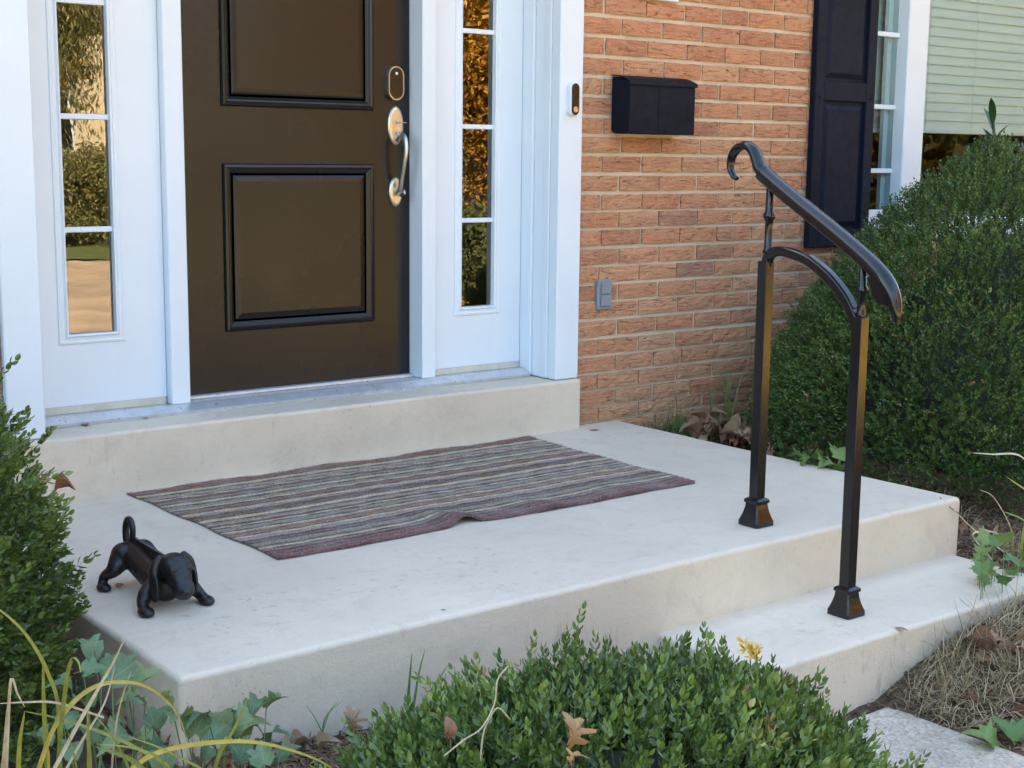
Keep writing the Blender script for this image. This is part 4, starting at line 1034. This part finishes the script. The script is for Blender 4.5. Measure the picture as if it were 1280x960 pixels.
for k, (c, w, pts) in enumerate([('g', 4, [(508, 905), (511, 860), (515, 815)]), ('g', 3.2, [(514, 905), (522, 850), (531, 812)]), ('g', 4, [(515, 905), (540, 862), (561, 830)]), ('g', 1.8, [(402, 918), (408, 895), (430, 874)]), ('g', 1.6, [(402, 918), (412, 890), (424, 875)]), ('g', 1.6, [(404, 918), (392, 895), (381, 880)])]):
    y = -1.68; d = (px(*pts[0], 1, y)-CAM).length; blade(pxpath(pts, y), w*d/F_PX, MT['greenblade'] if 'greenblade' in MT else MT['weed'], gt2)
# dry stalks lying over the front boxwood
for k, (pts, lab) in enumerate([([(555, 945), (580, 925), (602, 910), (618, 880), (622, 850), (635, 833)], 'dry curved grass stalk arching over the left of the low boxwood'),
                                ([(600, 960), (603, 925), (608, 906), (622, 885), (638, 900)], 'pale bent grass stalk hooked in the low boxwood'),
                                ([(885, 890), (930, 891), (950, 905), (966, 930)], 'thin pale stalk bent at an angle on the right of the low boxwood'),
                                ([(640, 950), (660, 938), (690, 928)], 'short pale stalk lying beside the lobed brown leaf'),
                                ([(828, 866), (843, 858), (868, 856)], 'tiny pale stalk lying mid way across the low boxwood')]):
    y = -2.30 if pts[0][1] > 880 else -2.05; d = (px(*pts[0], 1, y)-CAM).length
    P = catmull(pxpath(pts, y), 5); me = sweep(P, circ(1.7*d/F_PX/2*1.3, 6))
    tag(obj('dry_stalk', me, MT['straw'], None, True), lab, 'stalk', 'dry stalks')

# loose leaves on and around the boxwoods
def surf_leaf(u, v_, size_px, meshset, k, y, label, cat='leaf', group=None, tilt=55, yaw=0, roll=0, lift=.0):
    p = px(u, v_, 1, y); d = (p-CAM).length; p = p+(CAM-p).normalized()*lift
    o = put_leaf('fallen_leaf', meshset[k % len(meshset)], p, size_px*d/F_PX, CAMYAW+yaw, R(tilt), roll)
    return tag(o, label, cat, group)
surf_leaf(718, 940, 48, OK_, 0, -2.42, 'lobed orange-brown oak leaf caught on top of the low boxwood', tilt=70, yaw=.1, roll=.5)
surf_leaf(708, 955, 26, OK_, 1, -2.44, 'small yellow-brown leaf fragment under the lobed oak leaf', tilt=40, yaw=-1.2)
surf_leaf(563, 925, 28, DL, 0, -2.28, 'small curled brown leaf on the left side of the low boxwood', tilt=70, yaw=.2)
surf_leaf(441, 918, 34, DL, 3, -1.90, 'rust brown leaf standing at the left tip of the low boxwood', tilt=75, yaw=.4)
surf_leaf(66, 612, 26, DL, 1, -1.0, 'curled brown leaf poking out of the tall left boxwood', tilt=10, yaw=-1.4)

# fallen leaves lying on the soil
def ground_leaf(u, v_, size_px, k, z, label, group, ms=DL, lift=0):
    p = px(u, v_, 2, z); g = gzf(p.x, p.y); p = px(u, v_, 2, g+.012+lift*random.random()); d = (p-CAM).length
    o = put_leaf('fallen_leaf', ms[k % len(ms)], p+Vector((0, 0, .004)), size_px*d/F_PX, random.uniform(-3, 3), R(random.uniform(-25, 40)), random.uniform(-.5, .5))
    return tag(o, label, 'leaf', group)
for k, (u, v_, s) in enumerate([(262, 945, 74), (212, 938, 52), (172, 892, 40), (218, 925, 44), (130, 892, 36), (190, 945, 46), (145, 905, 40), (235, 925, 40), (208, 955, 44), (160, 945, 40), (285, 958, 46), (150, 870, 30), (355, 935, 34), (385, 925, 28), (395, 940, 30)]):
    ground_leaf(u, v_, s, k, -.18, 'dry curled brown leaf lying among the ivy at the landing corner', 'dead leaves among the ivy')
for k in range(70):                      # litter between the landing and the conical boxwood
    t = random.random(); u = 870+110*t+random.uniform(-22, 40); v_ = 548+.21*(u-880)-random.uniform(1, 20)
    ground_leaf(u, v_, random.uniform(16, 30), k, -.05, 'crumpled brown leaf in the litter between landing and conical boxwood', 'leaf litter beside the landing', lift=.045)
for k in range(26):
    u, v_ = random.uniform(1200, 1290), random.uniform(668, 720)
    ground_leaf(u, v_, random.uniform(16, 34), k, -.12, 'crumpled brown leaf at the foot of the conical boxwood by the lower step', 'leaf litter by the lower step')
for k in range(110):
    u, v_ = random.uniform(1090, 1290), random.uniform(790, 950)
    if v_ < 880-.62*(u-1050)+25 or v_ > 884+(u-1110)*.44-8: continue
    ground_leaf(u, v_, random.uniform(18, 38), k, -.25, 'dry brown leaf on the bare soil beside the paving stone', 'leaves on the soil by the paving stone')
# weeds with broad lobed leaves by the step
wd = tag(empty('broadleaf_weed', (-.2, -2.2, -.2)), 'green lobed weed growing from the dry grass beside the paving stone', 'weed')
for k, (u, v_, s) in enumerate([(1258, 846, 46), (1268, 868, 50), (1282, 838, 44), (1290, 880, 44), (1250, 930, 44), (1275, 925, 40)]):
    p = px(u, v_, 2, -.2); g = gzf(p.x, p.y); p = px(u, v_, 2, g+.04); d = (p-CAM).length
    put_leaf('leaf', MP[k % 3], p, s*d/F_PX, rr.uniform(-2, 2), R(rr.uniform(10, 35)), rr.uniform(-.4, .4), wd)
    obj('stalk', sweep([p, Vector((p.x+.01, p.y+.01, g-.01))], circ(.0013, 5)), MT['weed'], wd)
wd2 = tag(empty('broadleaf_weed', (.2, -1.9, -.14)), 'leafy green weed with long stems at the end of the lower step', 'weed')
for k in range(16):
    u, v_ = rr.uniform(1222, 1295), rr.uniform(668, 735); p = px(u, v_, 1, -1.78-.15*rr.random()); g = gzf(p.x, p.y); p.z = max(p.z, g+.03); d = (p-CAM).length
    put_leaf('leaf', MP[k % 3], p, rr.uniform(14, 30)*d/F_PX, rr.uniform(-3, 3), R(rr.uniform(0, 60)), rr.uniform(-.6, .6), wd2)
    obj('stalk', sweep([p, Vector((p.x+.02, p.y+.01, g-.01))], circ(.0012, 5)), MT['weed'], wd2)
for k, (w, pts) in enumerate([(4, [(1300, 665), (1275, 648), (1253, 639)]), (3, [(1258, 672), (1240, 665), (1222, 660)]), (3.5, [(1300, 625), (1275, 608), (1258, 596)]), (2.5, [(1266, 695), (1263, 660), (1242, 622), (1224, 612)]), (2, [(1255, 690), (1215, 660), (1176, 620)]), (2.5, [(1240, 700), (1216, 668), (1246, 665)]), (4.5, [(1278, 735), (1276, 690), (1283, 640)]), (3.5, [(1268, 730), (1266, 690), (1262, 650)]), (3, [(1300, 600), (1275, 570), (1240, 568), (1215, 566)])]):
    y = -1.68-.01*k; d = (px(*pts[0], 1, y)-CAM).length; blade(pxpath(pts, y), w*d/F_PX, MT['straw'] if k in (1, 3, 4, 5, 8) else MT['blade_g'], wd2)
# drooping pale weed at the landing edge
wd3 = tag(empty('drooping_weed', (.27, -.85, -.06)), 'wilted pale green weed leaning over the landing edge behind the lower post', 'weed')
for k, (u, v_, s) in enumerate([(1010, 572, 30), (1024, 568, 34), (1036, 576, 26), (1050, 574, 34), (1046, 583, 28), (1018, 578, 24)]):
    p = px(u, v_, 0, XR+.025); d = (p-CAM).length; put_leaf('leaf', MP[k % 3], p, s*d/F_PX, rr.uniform(-2, 2), R(rr.uniform(-40, 40)), rr.uniform(-.8, .8), wd3)
    obj('stalk', sweep([p, Vector((p.x+.02, p.y, gzf(p.x, p.y)-.01))], circ(.0015, 5)), MT['weed'], wd3)

# strips: dry grass, green grass, chips ------------------------------
def strips(N_, xy, hfun, length, width, tone, r, flat=.7, up=.5, nseg=4):
    V = np.zeros((N_, nseg+1, 2, 3)); a = r.uniform(0, 2*math.pi, N_); Lg = length(N_)
    p = np.stack([xy[:, 0], xy[:, 1], hfun(xy[:, 0], xy[:, 1])], -1)
    el = np.abs(r.normal(0, up, N_)); cur = r.normal(0, .5, N_); curz = -np.abs(r.normal(.35, flat*.5, N_))
    for i in range(nseg+1):
        d = np.stack([np.cos(a)*np.cos(el), np.sin(a)*np.cos(el), np.sin(el)], -1); s = np.stack([-np.sin(a), np.cos(a), np.zeros(N_)], -1)
        w = width(N_)*(1-.75*i/nseg)
        V[:, i, 0] = p-s*w[:, None]; V[:, i, 1] = p+s*w[:, None]+np.array([0, 0, .4])*w[:, None]
        p = p+d*(Lg/nseg)[:, None]; a = a+cur*.8/nseg*2; el = el+curz/nseg*2.2
        gzz = hfun(p[:, 0], p[:, 1])+.002; p[:, 2] = np.maximum(p[:, 2], gzz)
    idx = np.arange(N_*(nseg+1)*2).reshape(N_, nseg+1, 2)
    q = np.stack([idx[:, :-1, 0], idx[:, :-1, 1], idx[:, 1:, 1]], -1).reshape(-1, 3); q2 = np.stack([idx[:, :-1, 0], idx[:, 1:, 1], idx[:, 1:, 0]], -1).reshape(-1, 3)
    tn = np.repeat(tone(N_), (nseg+1)*2)
    return V.reshape(-1, 3), np.concatenate([q, q2]), tn
r = np.random.default_rng(9)
# dry grass on the bank by the step
N_ = 5200; t = r.beta(1.3, 1.2, N_)
xy = np.stack([-.60+1.15*t+r.normal(0, .05, N_), -1.985-.55*r.uniform(0, 1, N_)**1.3*(.3+t)], -1)
xy = xy[~((xy[:, 0] < -.60) & (xy[:, 1] < -1.97))]; N_ = len(xy)
V, T, tn = strips(N_, xy, gz, lambda n: r.uniform(.05, .17, n), lambda n: r.uniform(.0008, .0021, n), lambda n: np.clip(r.beta(2, 1.7, n), 0, 1), r, up=.55)
ok_ = ~((V[:, 1] > YB-.004) & (V[:, 0] < .22) & (V[:, 2] < H1+.01)); V[~ok_, 1] = YB-.006
tag(obj('dry_grass', fast_mesh(V, T, tn, MT['drystuff']), None), 'matted dry straw-coloured grass on the bank beside the lower step', 'grass', kind='stuff')
N_ = 1500; xy = np.stack([r.uniform(.245, .8, N_), r.uniform(-1.95, -.6, N_)], -1); xy[:350, 0] = r.uniform(.16, .6, 350); xy[:350, 1] = r.uniform(-2.0, -1.6, 350)
xy = xy[~((xy[:, 0] < .245) & (xy[:, 1] > YB-.02))]; N_ = len(xy)
V, T, tn = strips(N_, xy, gz, lambda n: r.uniform(.04, .12, n), lambda n: r.uniform(.0008, .002, n), lambda n: r.beta(1.5, 2, n), r)
V[(V[:, 0] < XR+.006) & (V[:, 2] < .01) & (V[:, 1] > YF), 0] = XR+.008
tag(obj('dry_grass', fast_mesh(V, T, tn, MT['drystuff']), None), 'dry grass stems under the conical boxwood beside the landing', 'grass', kind='stuff')
# chips of mulch everywhere near
N_ = 38000; xy = np.stack([r.uniform(-3.4, 1.2, N_), r.uniform(-3.0, -.05, N_)], -1)
xy[:15000, 0] = r.uniform(-.72, .9, 15000); xy[:15000, 1] = r.uniform(-2.7, -.5, 15000); xy[15000:26000, 0] = r.uniform(-2.9, -1.2, 11000); xy[15000:26000, 1] = r.uniform(-2.3, -1.55, 11000)
inside = ((xy[:, 0] > XL-.02) & (xy[:, 0] < XR+.02) & (xy[:, 1] > YF-.02)) | ((xy[:, 0] > -1.14) & (xy[:, 0] < .23) & (xy[:, 1] > YB-.015) & (xy[:, 1] < -1.5))
pav = (xy[:, 0] > -1.26) & (xy[:, 0] < -.60) & (xy[:, 1] < -1.975) & (xy[:, 1] > -2.66)
xy = xy[~inside & ~pav]; N_ = len(xy)
V, T, tn = strips(N_, xy, lambda a, b: gz(a, b)+.004, lambda n: r.uniform(.012, .05, n), lambda n: r.uniform(.002, .006, n), lambda n: r.beta(1.6, 1.8, n), r, up=.25, nseg=2)
V[(V[:, 0] > XL-.003) & (V[:, 0] < XR+.003) & (V[:, 1] > YF-.003), 2] -= .3
tag(obj('mulch', fast_mesh(V, T, tn, MT['mulch']), None), 'brown bark mulch and leaf crumbs covering the flower bed soil', 'mulch', kind='stuff')
# green grass against the wall
def tuft(cx, cy, n, rx_, ry_, hgt, seed):
    rr_ = np.random.default_rng(seed); xy = np.stack([rr_.normal(cx, rx_, n), np.minimum(rr_.normal(cy, ry_, n), -.015)], -1)
    V, T, tn = strips(n, xy, gz, lambda k: rr_.uniform(.5, 1.1, k)*hgt, lambda k: rr_.uniform(.0009, .0022, k), lambda k: rr_.uniform(0, 1, k), rr_, up=1.0, flat=.5, nseg=5)
    el = V[:, 1] > -.004; V[el, 1] = -.006
    el = (V[:, 0] < XR+.004) & (V[:, 2] < .004); V[el, 0] = XR+.006
    return fast_mesh(V, T, tn, MT['greengrass'])
for (u, v_, n, a, b_, h, sd_, lab) in ((862, 534, 320, .10, .05, .13, 1, 'thick green grass tuft against the foot of the brick wall'), (925, 530, 150, .06, .05, .12, 2, 'smaller green grass tuft behind the upper handrail post'),
                                   (975, 525, 160, .07, .06, .12, 3, 'grass tuft at the left foot of the conical boxwood by the wall'), (805, 536, 60, .05, .03, .07, 4, 'sparse short grass where the landing meets the wall')):
    p = px(u, v_, 2, -.04); p.x = max(p.x, .29)
    tag(obj('grass_tuft', tuft(p.x, min(p.y, -.05), n, a, b_, h, sd_), None), lab, 'grass', 'grass along the wall')
# spindly weeds along the wall
ws = tag(empty('spindly_weed', (.75, -.04, -.05)), 'thin spindly weeds rising in front of the lower brick courses', 'weed')
for k, (w, pts) in enumerate([(2.2, [(912, 545), (910, 500), (914, 470), (905, 462)]), (2.4, [(914, 520), (910, 480), (908, 456)]), (1.8, [(912, 500), (925, 475), (935, 465)]), (1.8, [(912, 490), (902, 470), (897, 462)]), (2, [(888, 540), (888, 500), (884, 478)]), (1.8, [(888, 515), (893, 490), (896, 474)]),
                              (1.6, [(845, 535), (846, 505), (840, 482)]), (1.6, [(975, 540), (972, 480), (976, 450)]), (1.6, [(975, 520), (984, 490), (990, 470)]), (1.6, [(930, 540), (918, 520), (895, 505)]), (2, [(940, 545), (920, 500), (905, 482)])]):
    y = -.07; d = (px(*pts[0], 1, y)-CAM).length
    P = pxpath(pts, y); P[0].z = gzf(P[0].x, P[0].y)-.005
    blade(P, w*d/F_PX, MT['weed'] if k != 10 else MT['straw'], ws)
# yellow flower head behind the low boxwood
fl = tag(empty('yellow_flower', (-1.1, -1.99, -.36)), 'yellow frilly flower standing behind the low boxwood at the step', 'flower')
for k, (u, v_) in enumerate([(931, 804), (937, 812), (946, 818), (940, 822), (933, 812), (944, 812)]):
    c = px(u, v_, 1, -2.0)
    V = []; Fc = []
    for j in range(14):
        a = rr.uniform(0, 6.28); el = rr.uniform(-.3, 1.3); d = Vector((math.cos(a)*math.cos(el), math.sin(a)*math.cos(el), math.sin(el))); s = d.orthogonal().normalized()*.003
        n = len(V); V += [c, c+d*.013+s, c+d*.024, c+d*.013-s]; Fc.append([n, n+1, n+2, n+3])
    obj('floret', pymesh(V, Fc), MT['flower'], fl)
p = px(938, 824, 1, -2.0); obj('stem', sweep(catmull([p, (p.x+.01, p.y, p.z-.12), (p.x+.02, p.y, -.37)], 3), circ(.0018, 6)), MT['weed'], fl)
for k, (u, v_) in enumerate([(945, 845), (957, 858), (970, 862)]):
    q = px(u, v_, 1, -2.02); put_leaf('leaf', MP[k % 3], q, .05, rr.uniform(-2, 2), R(30), 0, fl)

# paving stone
pv = slab(-1.25, -.612, -2.65, -1.982, -.46, -.352, .012, .0018)
tag(obj('paving_stone', pv, MT['paver'], None, True), 'weathered pale concrete paving stone at the foot of the lower step', 'paving stone')
weighted(bpy.data.objects['paving_stone'])

# crumbs on the porch and sill
crumbs = [(348, 'z', 148, .215, 8), ]
for k, (u, v_, z, s, lab) in enumerate([(87, 517, .216, 15, 'dark red scrap of leaf on the metal door sill'), (108, 532, HS+.004, 12, 'grey leaf scrap on the door step near the left boxwood'), (178, 523, HS+.004, 6, 'tiny brown crumb on the door step under the door frame'),
                                        (655, 461.5, .217, 6, 'dark crumb at the right end of the metal sill'), (748, 537.5, .003, 9, 'dark crumb on the landing beside the brick wall'), (425, 639, .013, 9, 'small twig scrap on the striped doormat'), (447, 632, .013, 8, 'pale leaf scrap on the striped doormat'),
                                        (551, 762, .003, 5, 'dark speck on the landing near the front edge'), (1118, 783, H1+.004, 14, 'grey leaf scrap on the lower step beside the post'), (634, 644, .006, 10, 'tan leaf scrap against the front edge of the doormat'), (150, 733, .004, 14, 'small brown leaf scrap under the iron dog')]):
    p = px(u, v_, 2, z); d = (p-CAM).length
    tag(put_leaf('leaf_scrap', FLAT[k % 3], p, s*d/F_PX*1.3, rr.uniform(-3, 3), R(rr.uniform(-6, 6)), rr.uniform(-.1, .1)), lab, 'leaf')
for k, (pts, lab) in enumerate([([(1175, 622), (1190, 636), (1202, 644), (1222, 660)], 'thin grey twig leaning on the right corner of the landing')]):
    P = catmull([px(*pts[0], 2, .004), px(*pts[1], 1, YF-.006), px(*pts[2], 1, YF-.012), px(*pts[3], 1, YF-.03)], 4)
    tag(obj('twig', sweep(P, circ(.0014, 6)), MT['twig']), lab, 'twig')

# ---------------------------------------------------------------- across the yard (mirrored in the panes)
MT['goldleaf'] = leaf_mat('autumn_leaf', [(0, (.22, .10, .012)), (.35, (.42, .20, .02)), (.7, (.58, .30, .03)), (1, (.40, .32, .04))], .6, .3)
MT['greenleaf'] = leaf_mat('evergreen_leaf', [(0, (.03, .045, .012)), (.5, (.08, .09, .022)), (1, (.16, .14, .035))], .6, .2)
MT['weepleaf'] = leaf_mat('weeping_leaf', [(0, (.06, .075, .02)), (.5, (.17, .16, .045)), (.85, (.32, .25, .08)), (1, (.45, .36, .14))], .6, .3)
MT['bark'] = simple('bark', (.09, .065, .045), .95, var=.4, nscale=6, bs=1, bscale=14, bdist=.03)
def far_tree(name, label, x, y, h, rad, mat, seed, n=9000, weep=False, z0=1.2, leaf=.12):
    r = np.random.default_rng(seed); root = tag(empty(name, (x, y, -.42)), label, 'tree', 'trees across the yard')
    obj('trunk', sweep(catmull([(x, y, -.5), (x+.1, y, h*.35), (x-.05, y+.1, h*.8)], 5), circ(.2, 9), scale=[1-.055*i for i in range(11)]), MT['bark'], root)
    nc = 46 if n < 20000 else 130
    cl = r.normal(size=(nc, 3)); cl /= np.linalg.norm(cl, axis=1, keepdims=True); cl *= r.uniform(.4, 1, (nc, 1))
    ci = r.integers(0, nc, n); P = cl[ci]+r.normal(0, .15, (n, 3))
    P = P*np.array([rad, rad, (h-z0)/2])+np.array([x, y, z0+(h-z0)/2])
    if weep: P[:, 2] -= np.abs(r.normal(0, .8, n)); P[:, 2] = np.maximum(P[:, 2], .1)
    D_ = r.normal(size=(n, 3)); D_[:, 2] -= 2.5 if weep else .3
    lg, wd_ = leaf*(2 if weep else 1), leaf*.6*(.6 if weep else 1)
    Lf = np.array([[0, 0, 0], [-wd_/2, .02*lg, lg*.5], [wd_/2, .02*lg, lg*.5], [0, 0, lg]]); sp = [(Lf, np.array([[0, 2, 1], [1, 2, 3]]), np.zeros(4))]
    V, T, tn = scatter(sp, P, D_, r.uniform(.7, 1.5, n), np.clip(r.normal(.45, .22, n)+.25*(r.random(nc)[ci]-.5), 0, 1), r)
    tag(obj('crown', fast_mesh(V, T, tn, mat), None, root), kind='stuff')
    for k in range(6):
        q = cl[k]*np.array([rad, rad, (h-z0)/2])*.8+np.array([x, y, z0+(h-z0)/2])
        obj('limb', sweep([Vector((x, y, h*.35)), Vector(q)], circ(.05, 6)), MT['bark'], root)
far_tree('autumn_tree', 'golden autumn maple across the driveway, mirrored in the right sidelight', 10.6, -14.5, 9, 4.2, MT['goldleaf'], 1, 200000, z0=.7, leaf=.07)
far_tree('autumn_tree', 'orange autumn tree farther along the driveway', 13.6, -11.6, 9, 3.8, MT['goldleaf'], 2, 60000, z0=.0, leaf=.13)
far_tree('autumn_tree', 'tall yellow autumn tree standing behind the golden maple', 13, -20, 11, 4.5, MT['goldleaf'], 3, 12000, z0=.8, leaf=.24)
far_tree('weeping_tree', 'dark weeping evergreen on the lawn, mirrored in the left sidelight', 4.1, -18.5, 8, 1.6, MT['weepleaf'], 4, 150000, True, 1.2, .055)
far_tree('lawn_or_added_shrub', 'round green shrub under the weeping evergreen', 4.6, -17.2, 1.1, 1.4, MT['weepleaf'], 6, 30000, z0=-.5, leaf=.05)
far_tree('autumn_tree', 'brown and gold tree beyond the weeping evergreen', 3.6, -25, 11, 4.0, MT['goldleaf'], 5, 40000, z0=1.0, leaf=.16)
far_tree('lawn_or_added_shrub', 'low dark evergreen shrub added to darken the right sidelight reflection', 5.3, -7.8, .55, 1.0, MT['greenleaf'], 8, 14000, z0=-.5, leaf=.06)  # added shrub, darkens what the lower right sidelight mirrors
for k, (x, y) in enumerate([(-14, -26), (-8, -28), (-2, -30), (20, -27), (21, -12.5), (25, -16.5), (18, -18), (28, -9), (14.8, -8.6), (17.8, -8.8), (-20, -20), (1.5, -26)]):  # several on the right are added to keep the window reflections dark
    far_tree('boundary_or_added_tree', 'dark evergreen closing the yard, row partly added to darken window reflections', x, y, 8+(k*37 % 5), 3.6, MT['greenleaf'], 20+k, 5000, z0=0, leaf=.3)
nb = tag(empty('neighbour_house', (9, -33, -.42)), 'cream rendered house with brown roof across the yard', 'house')
MT['cream'] = simple('cream_render', (.62, .50, .34), .85, var=.06)
obj('wall', box(3, 15, -37, -31, -.5, 4.2), MT['cream'], nb)
obj('roof', pymesh([(2.6, -30.5, 4.2), (15.4, -30.5, 4.2), (15.4, -34, 6.4), (2.6, -34, 6.4), (2.6, -37.5, 4.2), (15.4, -37.5, 4.2)], [[0, 1, 2, 3], [3, 2, 5, 4], [0, 3, 4], [1, 5, 2], [0, 4, 5, 1]]), MT['roof'], nb)
for x in (5, 9, 12.5):
    w = obj('window', box(x, x+1.2, -30.98, -30.9, 1.0, 2.6, .01), MT['white'], nb)
    obj('pane', box(x+.08, x+1.12, -30.89, -30.88, 1.08, 2.52), MT['darkglass'], w)

# origins of single-mesh things go to their base
for o in list(scene.objects):
    if o.type == 'MESH' and o.parent is None and o.data.users == 1 and o.get('kind') != 'structure' and o.location.length == 0 and len(o.data.vertices):
        co = np.zeros(len(o.data.vertices)*3, np.float32); o.data.vertices.foreach_get('co', co); co = co.reshape(-1, 3)
        c = np.array([(co[:, 0].min()+co[:, 0].max())/2, (co[:, 1].min()+co[:, 1].max())/2, co[:, 2].min()])
        o.data.vertices.foreach_set('co', (co-c).astype(np.float32).ravel()); o.data.update(); o.location = Vector([float(q) for q in c])
